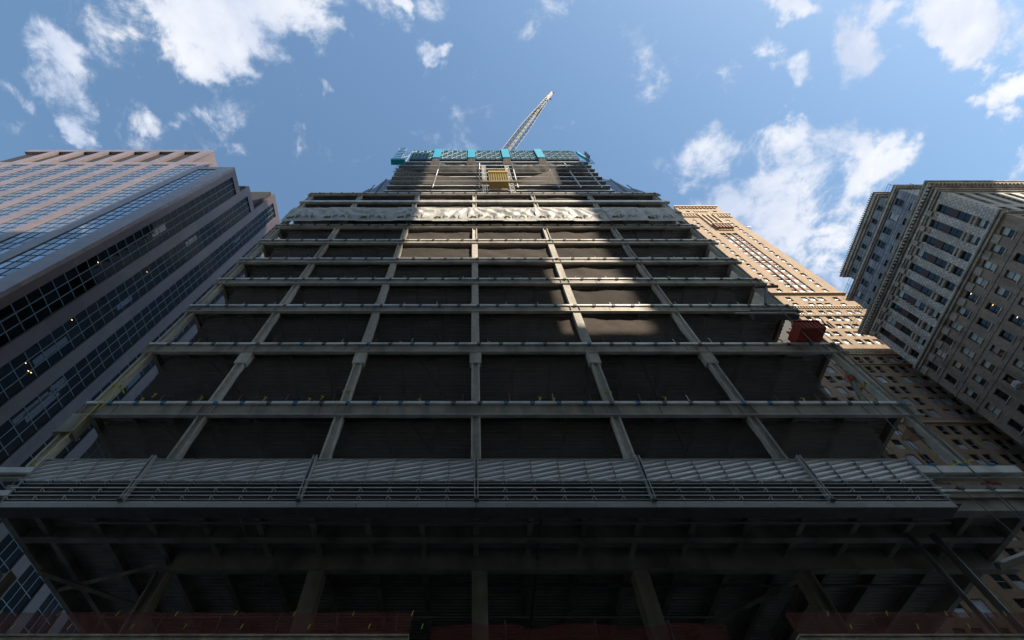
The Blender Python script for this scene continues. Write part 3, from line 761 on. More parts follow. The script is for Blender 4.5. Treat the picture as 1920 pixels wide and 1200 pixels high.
# ---------------- tarpaulins
TZ0, TZ1, TPY = 53.25, 58.2, FY - .42
tx = [-21.4, -17.1, -13.0, -8.9, -4.7, -.5, 3.3, 7.2, 11.2, 15.4, 19.5, 23.4]
fc = bpy.data.curves.new('pal', 'FONT'); fc.body = 'PAL'; fc.size = 1.25; fc.resolution_u = 3; fc.space_character = 1.25
fo = bpy.data.objects.new('pal', fc); C.objects.link(fo)
dg = bpy.context.evaluated_depsgraph_get(); pal_me = bpy.data.meshes.new_from_object(fo.evaluated_get(dg)); bpy.data.objects.remove(fo)
pal_v = [tuple(q.co) for q in pal_me.vertices]; pal_f = [tuple(q.vertices) for q in pal_me.polygons]
nth = ['leftmost', 'second', 'third', 'fourth', 'fifth', 'middle', 'seventh', 'eighth', 'ninth', 'tenth', 'rightmost']
for i in range(11):
    xa, xb = tx[i] - .12, tx[i + 1] + .12
    rs = random.Random(40 + i); a1, a2, p1 = rs.uniform(-1, 1), rs.uniform(.6, 1.4), rs.uniform(0, 20)
    ax = rs.choice((0, 1))
    def ty(x, z, a1=a1, a2=a2, p1=p1, xa=xa, xb=xb, ax=ax):
        s_ = (x - xa) / (xb - xa); u_ = (z - TZ0) / (TZ1 - TZ0)
        # creases fan out from the top fixing
        ox = (.05 if ax else .95); ang = math.atan2(u_ - 1.25, (s_ - ox) * 1.1)
        fan = .095 * math.sin(ang * 17 + 2.2 * noise.noise(Vector((s_ * 3, u_ * 3, p1)))) * min(1, .35 + abs(s_ - ox)) * min(1, u_ * 2.2)
        dr = .07 * math.sin((x * 1.7 + z * 1.2 * a1) * 2.1 + p1 + 2 * noise.noise(Vector((x * .7, z * .7, p1)))) * min(1, u_ * 2)
        fine = .02 * noise.noise(Vector((x * 4 + z * 2 * a1, z * 2.4, p1)))
        belly = -.10 * math.sin(u_ * 3.1) * math.sin(s_ * 3.14)
        tp = 1 - u_ ** 6
        return TPY + (fan + dr) * tp + fine + belly * tp - (.06 if i % 2 else 0)
    def fn(s_, u_):
        x = xa + (xb - xa) * s_; z = TZ0 + (TZ1 - TZ0) * u_
        return (x, ty(x, z), z - .03 * math.sin(s_ * 3.14) * u_)
    t = MB().grid(70, 44, fn).build('tarpaulin', tarp, None, smooth=True)
    side = 'in sun' if 4 <= i <= 8 else 'in shade'
    t['label'] = 'creased white tarpaulin printed PAL, %s of eleven hung across the frame, %s' % (nth[i], side)
    t['category'] = 'tarpaulin'; t['group'] = 'white printed tarpaulins across the frame'
    cxm = (xa + xb) / 2 - .9
    mb = MB()
    shear = rs.uniform(-.08, .12)
    for q in pal_v: 
        x = cxm + q[0] * 0.95; z = TZ0 + .75 + q[1] * 1.0 + shear * q[0]
        mb.v.append((x, ty(x, z) - .07, z))
    mb.f = list(pal_f); mb.mi = [0] * len(mb.f); mb.build('printed_letters', ink, t)
    mb = MB()
    for (a, b, c_, e_) in ((-.75, .15, -.25, .75), (-.75, .75, -.2, .2), (-.95, .35, -.4, .45)):
        x0, z0, x1, z1 = cxm + a, TZ0 + .6 + b, cxm + c_, TZ0 + .6 + e_
        mb.tube((x0, ty(x0, z0) - .05, z0), (x1, ty(x1, z1) - .05, z1), .055, 4)
    mb.build('printed_sprig', green, t)

# ---------------- red bin, platforms, orange netting, cables on the right
t = thing('rubbish_bin', 'red ribbed steel container full of rubble on the right edge of a floor', 'container', (22.7, 17.5, 28.6))
bx0, bx1 = 22.0, 23.7
mb = MB(); mb.box(bx0, bx1, 16.9, 16.95, 28.7, 29.5); mb.box(bx0, bx0 + .05, 16.95, 18.3, 28.7, 29.5); mb.box(bx1 - .05, bx1, 16.95, 18.3, 28.7, 29.5); mb.box(bx0, bx1, 16.9, 18.3, 28.62, 28.7)
mb.build('body', redbin, t)
for k in range(8): B('rib', t, (bx0 + .1 + k * .3, bx0 + .17 + k * .3, 16.84, 16.9, 28.62, 29.5), redbin)
B('rim', t, (bx0 - .05, bx1 + .05, 16.8, 16.92, 29.5, 29.58), redbin)
B('back_board', t, (bx0, bx1, 17.9, 17.95, 28.7, 29.9), redbin)
rb = MB()
for k in range(60):
    x = random.uniform(bx0 - .1, bx0 + 1.0); z = random.uniform(29.35, 29.75); y = random.uniform(16.92, 17.7); s_ = random.uniform(.03, .13)
    rb.box(x, x + s_, y, y + s_, z, z + s_ * .6, random.choice((tan_t, limest, steel_l, wood)))
rb.build('rubble', None, t, kind='stuff')
t = thing('cantilever_beam', 'dark steel beam sticking out past the right corner above the red container', 'beam', (21.6, 17.7, 31.6))
mb = MB(); mb.box(20.4, 23.9, 17.3, 17.5, 31.9, 32.1); mb.box(20.4, 23.6, 17.35, 17.8, 31.3, 31.9); mb.build('web', darkst, t)
B('flange', t, (19.0, 23.3, 17.25, 17.35, 31.35, 31.5), steel)
t = thing('bracket_arm', 'short black jib arm on a post at the upper right corner of the frame', 'bracket', (23, 18, 36.5))
p0 = onY(1415, 538, 17.8); p1 = onY(1458, 537, 17.8)
MB().tube(p0, p1, .13, 5).build('arm', darkst, t)
MB().tube(onY(1437, 540, 17.8), onY(1436, 570, 17.8), .12, 5).build('post', darkst, t)
for lab, pts in (('orange netting scrap on the lower right floor beyond the aluminium band', [(1838, 902), (1868, 902), (1884, 921), (1848, 921)]),
                 ('dark red netting sheet under the right end of the beam over the band', [(1740, 902), (1780, 902), (1784, 921), (1752, 921)]),
                 ('faded red netting sheet behind the right corner at mid height', [(1702, 798), (1722, 797), (1745, 826), (1686, 826)]),
                 ('small orange netting scrap high at the right corner', [(1582, 706), (1592, 700), (1600, 712), (1585, 714)])):
    yy = 18.35
    q = [onY(*p_, yy) for p_ in pts]
    mb = MB(); mb.grid(8, 8, lambda a, b: (q[0] * (1 - a) + q[1] * a) * (1 - b) + (q[3] * (1 - a) + q[2] * a) * b + Vector((0, .12 * math.sin(a * 9 + b * 4), 0)))
    o = mb.build('netting_scrap', netred if 'red' in lab else orange, None, smooth=True); o['label'] = lab; o['category'] = 'netting'
for lab, ps in (('thin steel cable slanting from the middle right floors to the lower right corner', [(1440, 555, 17.3), (1580, 700, 16.9), (1710, 838, 16.6), (1915, 1012, 16.2)]),
                ('twin steel cable running down just outside the right corner column', [(1486, 572, 17.0), (1570, 648, 16.9), (1700, 770, 16.8), (1915, 965, 16.6)]),
                ('thin steel cable crossing over the end of the slanting beam at far right', [(1570, 648, 16.6), (1760, 820, 16.4), (1925, 985, 16.2)])):
    q = [onY(*p_) for p_ in ps]; mb = MB()
    for a, b in zip(q[:-1], q[1:]): mb.tube(a, b, .022, 5)
    o = mb.build('cable', cable_m); o['label'] = lab; o['category'] = 'cable'
o = MB().tube(onY(182, 770, 17.3), onY(232, 722, 17.5), .02, 5).build('guy_rope', ystrap)
o['label'] = 'short yellow rope along the left corner column'; o['category'] = 'rope'

# ================================================================== LEFT BUILDING
lb = thing('granite_office_block', 'stepped office block on the left in pink granite, coloured darker on its shaded side, with long glass bays', 'building', (-38.6, 18, GZ))
LX, LY = -38.6, 18.0
body = MB()
body.box(-120, LX - .42, LY + .42, 21.9, GZ, 81.3); body.box(-120, -44.4, LY + .42, 21.8, 81.31, 84.9)
body.box(-120, LX - .43, 21.91, 25.6, GZ, 85.0); body.box(-120, LX - .44, 25.61, 70, GZ, 95.0)
body.box(-82, -49.0, LY + .45, 25.5, 85.01, 95.4)
body.build('inner_wall', jointm, lb)
clad, panes, mulls = [], [], MB()
PH = 1.555
def rows(z0, z1):
    out = []; z = z1
    while z - PH > z0 - .01: out.append((z - PH, z)); z -= PH
    return out
# front face: bays
ZLOW = 25.0
gl = [(-43.8 - 4.6 * k, -40.85 - 4.6 * k) for k in range(15)]
for k, (a, b) in enumerate(gl):
    top = 80.2 if k == 0 else 83.5
    right = LX if k == 0 else gl[k - 1][0]
    ctop = 81.7 if k == 0 else 85.4
    mt = granite_pink
    for (z0, z1) in rows(ZLOW, top):
        for j in range(3):
            w3 = (b - a) / 3
            panes.append(((a + w3 * j + .02, a + w3 * (j + 1) - .02, LY + .10, LY + .13, z0 + .03, z1 - .03), glass_b))
        clad.append(((b + .0, right, LY, LY + .41, z0 + .008, z1 - .008), mt))
    clad.append(((b, right, LY, LY + .41, top + .01, ctop), mt)); clad.append(((a, b - .003, LY + .003, LY + .40, top + .01, ctop - .003), mt))
    for j in (0, 1, 2, 3):
        X = a + (b - a) * j / 3; mulls.box(X - .025, X + .025, LY + .06, LY + .11, ZLOW, top)
    for (z0, z1) in rows(ZLOW, top): mulls.box(a, b, LY + .07, LY + .105, z1 - .04, z1 + .04)
    if a < -49 and a > -83:
        clad.append(((b, right, LY, LY + .41, 85.41, 94.2), mt))
        for (z0, z1) in rows(85.6, 91.5):
            panes.append(((a, b, LY + 1.1, LY + 1.13, z0, z1 - .05), glass_b))
        clad.append(((b - .003, b + .41, LY + .42, LY + 1.2, 85.41, 94.2), mt))
        clad.append(((a, b, LY + 1.15, LY + 1.4, 91.6, 94.2), jointm))
clad.append(((-49.0 + .0, -48.52, LY + .41, 25.6, 85.42, 95.9), granite_pink))
x = -82.4
while x < -48.6:
    clad.append(((x, min(x + 2.28, -48.52), LY - .002, LY + .5, 94.21, 95.9), granite_pink)); x += 2.3
pieces('stone_panel', 'far_stone_panels', lb, clad, 260)
mulls.build('mullion_grid', mull_l, lb, kind='stuff')
# side face
clad2, mb2 = [], MB()
bands = []; y = 19.22
while y < 66: bands.append((y, y + 2.80)); y += 4.12
def topz(y): return 81.7 if y < 21.9 else (85.4 if y < 25.6 else 95.5)
prev = LY + .42
for (a, b) in bands:
    tz = topz((a + b) / 2); gt = tz - 1.5
    for (z0, z1) in rows(0.0, gt):
        for j in range(3):
            w3 = (b - a) / 3
            panes.append(((LX - .18, LX - .15, a + w3 * j + .02, a + w3 * (j + 1) - .02, z0 + .03, z1 - .03), glass_l))
        if b < 45 or z0 < 60: mb2.box(LX - .16, LX - .11, a, b, z1 - .035, z1 + .035)
    for j in (1, 2): Y = a + (b - a) * j / 3; mb2.box(LX - .17, LX - .10, Y - .04, Y + .04, 0, gt)
    mb2.box(LX - .17, LX - .10, a, a + .05, 0, gt); mb2.box(LX - .17, LX - .08, b - .06, b, 0, gt)
    clad2.append(((LX - .4, LX, a + .002, b - .002, gt + .01, tz), granite_sh))
for i, (a, b) in enumerate(bands):
    p0 = LY + .412 if i == 0 else bands[i - 1][1]
    tz = topz(p0 + .2)
    z = tz
    while z > 0:
        hh = PH * 3; clad2.append(((LX - .41, LX - .0, p0, a, max(z - hh, 0) + .008, z), granite_sh)); z -= hh
    if i == 1: clad2.append(((LX - .42, LX - .002, p0, p0 + .9, 81.71, 85.4), granite_sh))
pieces('granite_panel', 'far_granite_panels', lb, clad2, 260)
pieces('pane', 'far_panes', lb, panes, 298)
mb2.build('mullion_grid', mull, lb, kind='stuff')
for lx_, ly_, lz_ in ((-38.68, 23.8, 0, ),):
    pass
for px, py, m_ in ((134, 600, lampw), (47, 681, lampw), (52, 696, lampw), (57, 699, lampw), (275, 510, lampw), (183, 492, lampw)):
    q = onX(px, py, LX - .14)
    MB().quad([q + Vector((.005, -.08, 0)), q + Vector((.005, .09, .03)), q + Vector((.005, .05, .12))]).build('ceiling_light', m_, lb)
# wall light strip boxes of columns behind the glass
rnd_ = random.Random(3)
for k in range(26):
    bnd = bands[rnd_.randrange(0, 6)]; Y = rnd_.uniform(bnd[0] + .1, bnd[1] - .8); Z = rnd_.uniform(30, 76)
    c_ = mat('room_seen_%d' % k, random.choice(((.025, .032, .034), (.018, .022, .024), (.028, .022, .022), (.03, .02, .012))), .05, ior=1.5) if k < 4 else list(MATS.values())[-1 - (k % 4)]
    hh = rnd_.uniform(1.2, 4.4); B('blind', lb, (LX - .149, LX - .144, Y, Y + rnd_.uniform(.3, .9), Z, Z + hh), c_)

# ================================================================== facade builder for the masonry buildings
def facade(face, pos, u0, u1, z0, z1, cols, rws, m, parent, depth=.42, name='wall', spm=None):
    """wall of piers and spandrels round real window openings. face 'x-' : plane x=pos looking to -x; 'y-' : plane y=pos looking to -y"""
    mb = MB()
    def bx(a, b, c_, e_, d0=0, d1=depth, mm=None):
        if e_ - c_ < .004 or b - a < .004: return
        if face == 'x-': mb.box(pos + d0, pos + d1, a, b, c_, e_, mm or m)
        else: mb.box(a, b, pos + d0, pos + d1, c_, e_, mm or m)
    p = u0
    for (a, b) in cols:
        bx(p, a, z0, z1); p = b
    bx(p, u1, z0, z1)
    rs = sorted(rws)
    for (a, b) in cols:
        zz = z0
        for (c_, e_) in rs:
            bx(a, b, zz, c_, .003, depth, spm); zz = e_
        bx(a, b, zz, z1, .003, depth, spm)
    return mb.build(name, None, parent)
WINM = {}
def window_mesh(wd, ht, face, fm, gm1, gm2, key):
    if key in WINM: return WINM[key]
    mb = MB()
    def bx(a, b, c_, e_, d0, d1, mm):
        if face == 'x-': mb.box(d0, d1, a, b, c_, e_, mm)
        else: mb.box(a, b, d0, d1, c_, e_, mm)
    t_ = .06
    bx(0, t_, 0, ht, 0, .08, fm); bx(wd - t_, wd, 0, ht, 0, .08, fm); bx(t_, wd - t_, 0, t_, 0, .08, fm); bx(t_, wd - t_, ht - t_, ht, 0, .08, fm)
    bx(t_, wd - t_, ht * .5 - .035, ht * .5 + .035, -.01, .08, fm)
    g1 = MB(); g2 = MB()
    def gb(o, a, b, c_, e_, d0, d1, mm):
        if face == 'x-': o.box(d0, d1, a, b, c_, e_, mm)
        else: o.box(a, b, d0, d1, c_, e_, mm)
    gb(g1, t_, wd - t_, t_, ht * .5 - .035, .04, .06, gm1); gb(g2, t_, wd - t_, ht * .5 + .035, ht - t_, .05, .07, gm2)
    WINM[key] = (mb.mesh('window'), g1.mesh('pane'), g2.mesh('pane')); return WINM[key]

# ================================================================== RIGHT BUILDING
rbld = thing('grey_terracotta_block', 'old grey brick and terracotta office block with heavy cornices at the far right', 'building', (75, 21.4, GZ))
RX, RY0, RY1 = 75.0, 21.4, 48.4
inn = MB(); inn.box(RX + .55, 125, RY0 + .55, RY1 - .01, GZ, 82.0, jointm); inn.box(RX + 1.1, 115, 23.6, 44.9, 82.01, 88, jointm); inn.box(RX + 1.7, 110, 25.9, 41.3, 88.01, 92, jointm)
inn.box(RX + .5, 125, RY1 - .009, RY1, GZ, 80, brick_s)
inn.build('inner_wall', None, rbld)
cy = [(23.13 + 2.55 * k, 24.28 + 2.55 * k) for k in range(10)]
cyw = [(23.05 + 2.55 * k, 24.36 + 2.55 * k) for k in range(10)]
brow = [(65.62 - 3.56 * k, 67.66 - 3.56 * k) for k in range(18)]
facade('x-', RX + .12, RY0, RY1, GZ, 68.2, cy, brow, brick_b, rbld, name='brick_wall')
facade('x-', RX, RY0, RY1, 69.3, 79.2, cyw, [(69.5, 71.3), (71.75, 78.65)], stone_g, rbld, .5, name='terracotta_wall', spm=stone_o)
wn_ = 0
def place_window(parent, face, pos, a, b, c_, e_, rr_=None, glassy=.5, mat_f=mull_l, kids=True):
    r_ = random.random()
    if r_ < glassy: g1, g2, kk = glass_d, glass_d, 'dd'
    elif r_ < glassy + (1 - glassy) * .6: g1, g2, kk = blind, blind, 'bb'
    else: g1, g2, kk = glass_d, blind, 'db'
    key = (round(b - a, 2), round(e_ - c_, 2), face, kk, mat_f.name)
    f, p1, p2 = window_mesh(b - a, e_ - c_, face, mat_f, g1, g2, key)
    at = (pos, a, c_) if face == 'x-' else (a, pos, c_)
    o = put('window', f, parent, at)
    if kids: put('pane', p1, o, at); put('pane', p2, o, at)
    return o
for k, (a, b) in enumerate(cy):
    for (c_, e_) in brow[:12]: place_window(rbld, 'x-', RX + .42, a, b, c_, e_, glassy=.45)
for (a, b) in cyw:
    for (c_, e_) in ((69.5, 71.3), (72.75, 75.0), (76.5, 78.65)): place_window(rbld, 'x-', RX + .36, a, b, c_, e_, glassy=.78)
    B('red_spandrel', rbld, (RX + .30, RX + .36, a, b, 75.0, 76.5), redpanel)
    B('ornamental_spandrel', rbld, (RX + .18, RX + .48, a + .003, b - .003, 71.76, 72.75), stone_d)
    B('window_hood', rbld, (RX - .10, RX - .004, a - .06, b + .06, 71.4, 71.75), stone_o)
    B('window_hood', rbld, (RX - .02, RX + .17, a + .003, b - .003, 72.2, 72.5), stone_o)
    B('console', rbld, (RX - .38, RX - .004, b + .15, b + .95, 78.7, 80.0), stone_o)
    for q in (.1, .55): B('capital', rbld, (RX - .14, RX - .005, b + .2 + q, b + .5 + q, 77.9, 78.5), stone_o)
# sills and string courses
for j, (c_, e_) in enumerate(brow[:12]):
    for (a, b) in cy: B('sill', rbld, (RX - .02, RX + .12, a - .08, b + .08, c_ - .16, c_ - .02), stone_g)
    if j in (0, 1, 2, 4, 6, 8): B('string_course', rbld, (RX + .04, RX + .119, RY0 - .02, RY1 + .02, c_ - .95, c_ - .62), stone_d)
# belt
for (z0, z1, o_, m_) in ((68.2, 68.6, .25, stone_o), (68.6, 68.95, .42, stone_d), (68.95, 69.3, .30, stone_g)):
    B('belt_course', rbld, (RX - o_, RX + .5, RY0 - o_, RY1 + o_ * .5, z0, z1), m_)
n = 90
for k in range(n):
    y = RY0 - .3 + (RY1 - RY0 + .4) * k / n
    B('belt_bead', rbld, (RX - .54, RX - .425, y, y + .17, 68.62, 68.9), stone_o)
for (a, b) in cy: B('crest', rbld, (RX - .02, RX + .11, b + .1, b + 1.3, 67.0, 68.15), stone_o)
# main cornice
for (z0, z1, o_, m_) in ((79.2, 79.6, .25, stone_d), (79.6, 80.1, .40, stone_g), (80.1, 80.35, .75, stone_d), (80.75, 81.15, 1.15, stone_g), (81.15, 81.6, 1.30, stone_d)):
    B('cornice', rbld, (RX - o_, 126, RY0 - o_, RY1 + o_ * .6, z0, z1), m_)
B('cornice', rbld, (RX - .55, 125.5, RY0 - .55, RY1 + .2, 80.35, 80.75), stone_d)
for k in range(46):
    y = RY0 - .8 + (RY1 - RY0 + 1.2) * k / 46
    B('dentil', rbld, (RX - 1.05, RX - .56, y, y + .30, 80.37, 80.74), stone_g)
for k in range(60):
    x = RX - .5 + k * .62
    B('dentil', rbld, (x, x + .30, RY0 - 1.05, RY0 - .56, 80.37, 80.74), stone_w)
B('parapet', rbld, (RX - .3, RX, RY0 - .3, RY1, 81.61, 82.3), stone_d)
# upper storeys
cu = [(24.55 + 2.6 * k, 25.75 + 2.6 * k) for k in range(8)]
U1 = RX + .15
facade('x-', U1, 23.1, 45.0, 82.0, 87.4, cu, [(82.0, 83.85), (85.2, 87.1)], bluewall, rbld, .5, name='panel_wall')
for (a, b) in cu:
    for (c_, e_) in ((82.0, 83.85), (85.2, 87.1)): place_window(rbld, 'x-', U1 + .15, a, b, c_, e_, glassy=.8)
for (z0, z1, o_, m_) in ((87.4, 87.7, .25, stone_d), (87.7, 88.15, .5, stone_g), (88.15, 88.3, .6, stone_d)): B('cornice', rbld, (U1 - o_, 116, 23.1 - o_, 45.0 + o_, z0, z1), m_)
cv = [(26.9 + 2.5 * k, 27.8 + 2.5 * k) for k in range(6)]
facade('x-', U1 + .2, 25.6, 41.4, 88.31, 91.0, cv, [(89.3, 90.7)], bluewall, rbld, .5, name='panel_wall')
for (a, b) in cv: place_window(rbld, 'x-', U1 + .4, a, b, 89.3, 90.7, glassy=.9)
for (z0, z1, o_, m_) in ((91.0, 91.4, .3, stone_o), (91.4, 92.0, .6, stone_o), (92.0, 92.2, .75, stone_d)): B('cornice', rbld, (U1 + .2 - o_, 111, 25.6 - o_, 41.4 + o_, z0, z1), m_)
for k in range(40): y = 25.2 + 16.4 * k / 40; B('anthemion', rbld, (U1 - .6, U1 - .5, y, y + .2, 92.2, 92.5), stone_o)
for k in range(9): B('roof_step', rbld, (U1 + .9 + k * .5, 108, 28.0 + k * .35, 41.0 - k * .3, 92.2 + k * .55, 92.75 + k * .55), stone_g)
# street-facing wing (towards the camera)
cxs = [(76.7 + 2.55 * k, 78.0 + 2.55 * k) for k in range(12)]
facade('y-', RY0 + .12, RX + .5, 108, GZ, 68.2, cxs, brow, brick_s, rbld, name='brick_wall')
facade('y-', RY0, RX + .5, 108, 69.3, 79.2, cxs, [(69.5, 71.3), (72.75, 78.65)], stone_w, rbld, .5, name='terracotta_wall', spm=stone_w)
for (a, b) in cxs:
    for (c_, e_) in ((69.5, 71.3), (72.75, 75.0), (76.5, 78.65)): place_window(rbld, 'y-', RY0 + .36, a, b, c_, e_, glassy=.8, kids=False)
    B('red_spandrel', rbld, (a, b, RY0 + .30, RY0 + .36, 75.0, 76.5), redpanel)
facade('y-', 23.1, RX + .7, 108, 82.0, 87.4, [], [], bluewall, rbld, .5, name='panel_wall')
facade('y-', 25.6, RX + .9, 108, 88.3, 91.0, [], [], bluewall, rbld, .3, name='panel_wall')
B('terracotta_corner', rbld, (RX, RX + .499, RY0, RY0 + .499, 69.3, 79.2), stone_g) if False else None
# lamps behind a few windows
for px, py, m_ in ((1706, 522, lampw), (1742, 540, lampw), (1862, 572, lampw), (1784, 531, lampc), (1821, 551, lampc), (1748, 517, lampc), (1908, 595, lampc), (1813, 710, lampw), (1819, 653, lampw)):
    q = onX(px, py, RX + .455); MB().quad([q + Vector((0, -.13, 0)), q + Vector((0, .13, .01)), q + Vector((0, .13, .07)), q + Vector((0, -.13, .06))]).build('ceiling_light', m_, rbld)
t = thing('air_conditioner', 'white window air conditioner hanging out of the grey brick wall at far right', 'air conditioner', tuple(onX(1906, 720, RX)))
q = onX(1906, 720, RX - .25)
B('casing', t, (q.x - .35, q.x + .45, q.y - .38, q.y + .38, q.z - .3, q.z + .3), mat('white_casing', (.7, .7, .7), .5))
B('grille', t, (q.x - .37, q.x - .351, q.y - .28, q.y + .28, q.z - .22, q.z + .22), alu_d)
# roof access railings
t = thing('roof_railing', 'thin black guard railing along the upper ledges of the grey terracotta block', 'railing', (74.2, 34, 88.3))
mb = MB()
for z in (88.9, 89.5): mb.tube((U1 - .55, 22.6, z), (U1 - .55, 45.6, z), .035, 4)
for k in range(16): y = 22.7 + 22.9 * k / 15; mb.tube((U1 - .55, y, 88.3), (U1 - .55, y, 89.5), .03, 4)
for z in (82.8, 83.5, 84.2): mb.tube((RX - 1.1, 21.2, z), (RX - 1.1, 48.7, z), .035, 4)
for k in range(15): y = 21.3 + 27.3 * k / 14; mb.tube((RX - 1.1, y, 81.6), (RX - 1.1, y, 84.2), .03, 4)
mb.build('rails', darkst, t)

# ================================================================== TAN TOWER
tt = thing('tan_brick_tower', 'sunlit tan brick setback tower with rows of small windows, behind the frame on the right', 'building', (78, 52, GZ))
TYY = 52.0
inn = MB(); inn.box(70.0, 86.4, TYY + .4, 80, 97.5, 163.5, jointm); inn.box(43.3, 110, TYY + .41, 80, GZ, 97.49, jointm); inn.box(71.7, 86.0, TYY + .42, 78, 163.51, 172.8, jointm)
inn.build('inner_wall', None, tt)
B('side_wall', tt, (69.65, 69.99, TYY + .005, 80, 97.6, 163.6), tan_s)
B('side_wall', tt, (71.35, 71.69, TYY + .005, 78, 163.6, 173.0), tan_s)
up = [(72.2, 73.3), (75.85, 76.95), (77.72, 78.82), (79.6, 80.7), (83.15, 84.25)]
urow = [(156.68 - 3.06 * k, 158.72 - 3.06 * k) for k in range(18)]
urow = [r for r in urow if r[0] > 104.5]
facade('y-', TYY, 69.66, 86.7, 103.9, 159.6, [up[0], (75.55, 77.25), (77.5, 79.0), (79.3, 81.0), up[4]], [(103.9, 145.6)], tan, tt, .35, name='brick_wall') if False else None
# upper shaft: outer window columns, three recessed strips in the centre
facade('y-', TYY, 69.66, 75.4, 103.9, 163.6, [up[0]], urow, tan, tt, .35, name='brick_wall')
facade('y-', TYY, 81.3, 86.7, 103.9, 163.6, [up[4]], urow, tan, tt, .35, name='brick_wall')
mb = MB(); mb.box(75.4, 81.3, TYY, TYY + .35, 145.8, 163.6, tan)
for a, b in ((75.4, 75.6), (77.15, 77.5), (79.02, 79.38), (80.95, 81.3)): mb.box(a, b, TYY, TYY + .35, 103.9, 145.79, tan)
mb.build('brick_wall', None, tt)
tw = []
for (c_, e_) in urow:
    for j, (a, b) in enumerate(up):
        if j in (1, 2, 3):
            if e_ > 146: continue
            tw.append((a - .2, b + .2, c_, e_, .28)); B('spandrel', tt, (a - .24, b + .24, TYY + .24, TYY + .34, e_, e_ + 1.02), rust_s)
        else: tw.append((a, b, c_, e_, .22))
# middle stage
mrow = [(100.3, 102.3), (97.95, 99.4)]
mc = [(72.0, 73.2), (75.55, 76.9), (77.4, 78.75), (79.3, 80.65), (82.85, 84.05)]
facade('y-', TYY, 69.66, 86.9, 97.7, 103.6, mc, mrow, tan, tt, .35, name='brick_wall')
for (c_, e_) in mrow:
    for (a, b) in mc: tw.append((a, b, c_, e_, .2))
lc = [(71.2 - 4.55 * k - d_, 72.45 - 4.55 * k - d_) for k in (1, 2, 3, 4, 5) for d_ in (0, -1.85)]
lc = sorted(lc) + [(71.2, 72.45), (73.05, 74.3), (75.65, 76.9), (77.45, 78.7), (79.25, 80.5), (81.9, 83.1), (83.65, 84.85), (86.2, 87.4), (88.0, 89.2), (90.6, 91.8)]
lr = [(93.9, 95.85)] + [(91.0 - 3.05 * k, 92.95 - 3.05 * k) for k in range(4)] + [(75.5 - 3.02 * k, 77.46 - 3.02 * k) for k in range(6)] + [(56.5 - 3.02 * k, 58.46 - 3.02 * k) for k in range(17)]
lcr = [c_ for c_ in lc if c_[0] > 70]
facade('y-', TYY, 69.66, 96, 79.0, 97.6, lcr, [r for r in lr if r[0] > 79], tan, tt, .36, name='brick_wall')
facade('y-', TYY, 43.0, 110, GZ, 78.9, [(44.2, 44.25)] + lc, [r for r in lr if r[0] < 78], tan, tt, .36, name='brick_wall')
B('side_wall', tt, (42.98, 43.3, TYY + .005, 80, GZ, 78.9), tan_s)
for (c_, e_) in lr:
    for (a, b) in (lcr if c_ > 79 else lc): tw.append((a, b, c_, e_, .2))
key_n = 0
tw = [q for q in tw if inframe(((q[0] + q[1]) / 2, TYY, q[2]))] + [q for q in tw if not inframe(((q[0] + q[1]) / 2, TYY, q[2]))]
def vis(q):
    x = (q[0] + q[1]) / 2; return x > 70 or q[2] < 78
tw.sort(key=lambda q: -size_px(((q[0]), TYY, q[2]), 1.2) if (q[0] > 69.5 and inframe((q[0], TYY, q[2]))) else 0)
rest = MB()
for i, (a, b, c_, e_, dd) in enumerate(tw):
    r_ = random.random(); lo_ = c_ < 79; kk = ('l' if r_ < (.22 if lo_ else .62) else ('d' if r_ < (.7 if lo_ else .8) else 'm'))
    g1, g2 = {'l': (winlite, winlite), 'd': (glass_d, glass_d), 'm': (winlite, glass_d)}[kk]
    if i < 290:
        key = (round(b - a, 2), round(e_ - c_, 2), 'y-', kk)
        if key not in WINM:
            mb = MB(); wd, ht = b - a, e_ - c_
            mb.box(0, wd, 0, .05, 0, .09, alu_d); mb.box(0, wd, -.01, .05, ht * .5 - .04, ht * .5 + .04, alu_d)
            mb.box(0, .06, 0, .05, .09, ht, alu_d); mb.box(wd - .06, wd, 0, .05, .09, ht, alu_d)
            mb.box(.06, wd - .06, .02, .04, .09, ht * .5 - .04, g1); mb.box(.06, wd - .06, .03, .045, ht * .5 + .04, ht, g2)
            WINM[key] = mb.mesh('window')
        put('window', WINM[key], tt, (a, TYY + dd, c_))
    else:
        rest.box(a, b, TYY + dd, TYY + dd + .03, c_, (c_ + e_) / 2 - .03, g1); rest.box(a, b, TYY + dd + .005, TYY + dd + .035, (c_ + e_) / 2 + .03, e_, g2); rest.box(a, b, TYY + dd - .01, TYY + dd + .03, (c_ + e_) / 2 - .03, (c_ + e_) / 2 + .03, alu_d)
rest.build('far_windows', None, tt, kind='stuff')
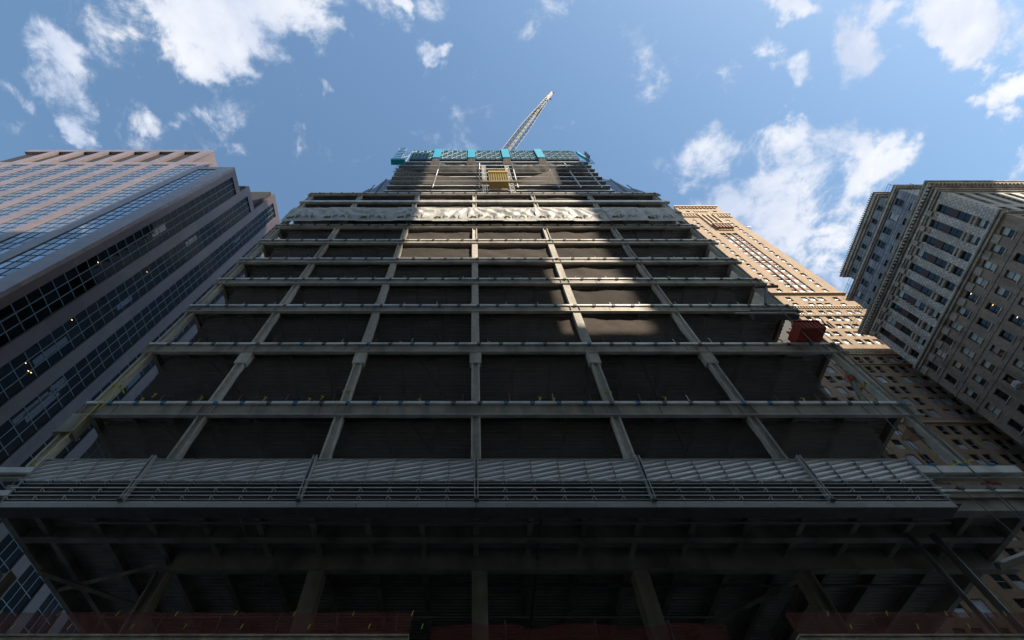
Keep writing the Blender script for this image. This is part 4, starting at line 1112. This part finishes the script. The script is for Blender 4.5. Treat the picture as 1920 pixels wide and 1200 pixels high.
# trim
def course(z0, z1, xa, xb, o_, m_=tan_t, n_='string_course'): B(n_, tt, (xa, xb, TYY - o_, TYY - .003, z0, z1), m_)
course(103.55, 103.9, 69.4, 87.0, .55); course(97.35, 97.7, 69.4, 96, .3); course(93.2, 93.5, 69.4, 96, .22); course(79.0, 79.25, 66, 96, .25)
course(75.0, 75.2, 66, 110, .2); course(58.95, 59.3, 44, 110, .3); course(78.2, 78.4, 66, 96, .2)
fz = MB()
for z, xa, xb in ((96.7, 69.8, 95), (93.6, 69.8, 95), (78.45, 66, 95)):
    x = xa
    while x < xb: fz.box(x, x + .32, TYY - .22, TYY - .003, z, z + .55, tan_t); x += .62
fz.build('dentil_frieze', None, tt, kind='stuff')
for xa, xb in ((70.0, 75.6), (81.0, 86.9)):
    course(163.3, 163.9, xa, xb, .7); course(161.0, 161.3, xa + .2, xb - .2, .3)
    for k in range(5):
        X = xa + .4 + k * (xb - xa - .8) / 5; B('arch_bracket', tt, (X, X + .5, TYY - .5, TYY - .004, 161.3, 163.3), tan_t); B('arch_shadow', tt, (X + .5, X + .95, TYY - .02, TYY - .004, 161.4, 163.0), rust_s)  # russet sheets between the brackets stand in for shade under the arches
facade('y-', TYY, 71.4, 86.3, 163.9, 172.6, [(73.6, 74.9), (76.2, 81.2), (82.9, 84.2)], [(167.0, 168.4)], tan, tt, .35, name='crown_wall')
course(172.6, 173.4, 71.1, 86.5, .45); 
for k in range(11): X = 72.6 + k * 1.2; B('arch_bracket', tt, (X, X + .6, TYY - .3, TYY - .004, 170.7, 172.0), rust_s)
for k in range(6): X = 76.3 + k * .8; B('arch_bracket', tt, (X, X + .5, TYY - .25, TYY + .1, 167.0, 168.4), tan_t)
course(152.0, 152.5, 76.0, 82.0, 1.1); course(148.0, 148.4, 76.6, 81.3, .35)
for k in range(6): X = 76.3 + k * .95; B('balcony_bracket', tt, (X, X + .45, TYY - .95, TYY - .005, 148.9, 152.0), rust_s)
for k in range(4): X = 75.9 + k * 1.6; B('half_column', tt, (X, X + .5, TYY - .5, TYY - .006, 152.6, 163.6), tan_t)
for k in range(3): X = 76.5 + k * 1.6; B('loggia_shade', tt, (X, X + 1.0, TYY - .03, TYY - .007, 153, 162.6), rust_s)  # dark sheets on the solid wall stand in for shaded recesses
B('floodlight', tt, (86.7, 87.9, TYY - .2, TYY, 150.7, 151.3), darkst)

# ================================================================== buildings across the avenue, behind the camera (they cast the shade)
def back_block(x0, x1, ztop, label, m_, bay=4.0, y0=-20.0, depth=30):
    t = thing('street_building', label, 'building', ((x0 + x1) / 2, y0, GZ), 'buildings across the avenue')
    B('mass', t, (x0 + .02, x1 - .02, y0 - depth, y0 - .4, GZ, ztop - .3), m_)
    p = MB(); n = max(1, int((x1 - x0) / bay))
    for i in range(n + 1):
        X = x0 + (x1 - x0) * i / n; p.box(max(X - .6, x0), min(X + .6, x1), y0 - .4, y0, GZ, ztop)
    z = 4.0
    while z < ztop: p.box(x0, x1, y0 - .4, y0 - .08, z, z + 1.3); z += 3.8
    p.box(x0, x1, y0 - .4, y0 - .02, ztop - .9, ztop - .01)
    p.build('wall_grid', m_, t)
    B('glazing', t, (x0 + .1, x1 - .1, y0 - .39, y0 - .3, GZ + .3, ztop - 1), blind)
back_block(3.5, 26.3, 152, 'tall slim pale office slab across the avenue behind the viewer', limest, depth=18)
back_block(-80, 3.4, 98.5, 'broad stone block across the avenue behind the viewer, left of the slim slab', limest)
back_block(26.4, 40.2, 91, 'lower infill block across the avenue behind the viewer, right of the slim slab', limest)
back_block(40.3, 68.3, 78.5, 'long low block across the avenue behind the viewer', limest, 3)
back_block(68.4, 120, 165, 'tallest and widest office slab across the avenue behind the viewer', limest, depth=25)
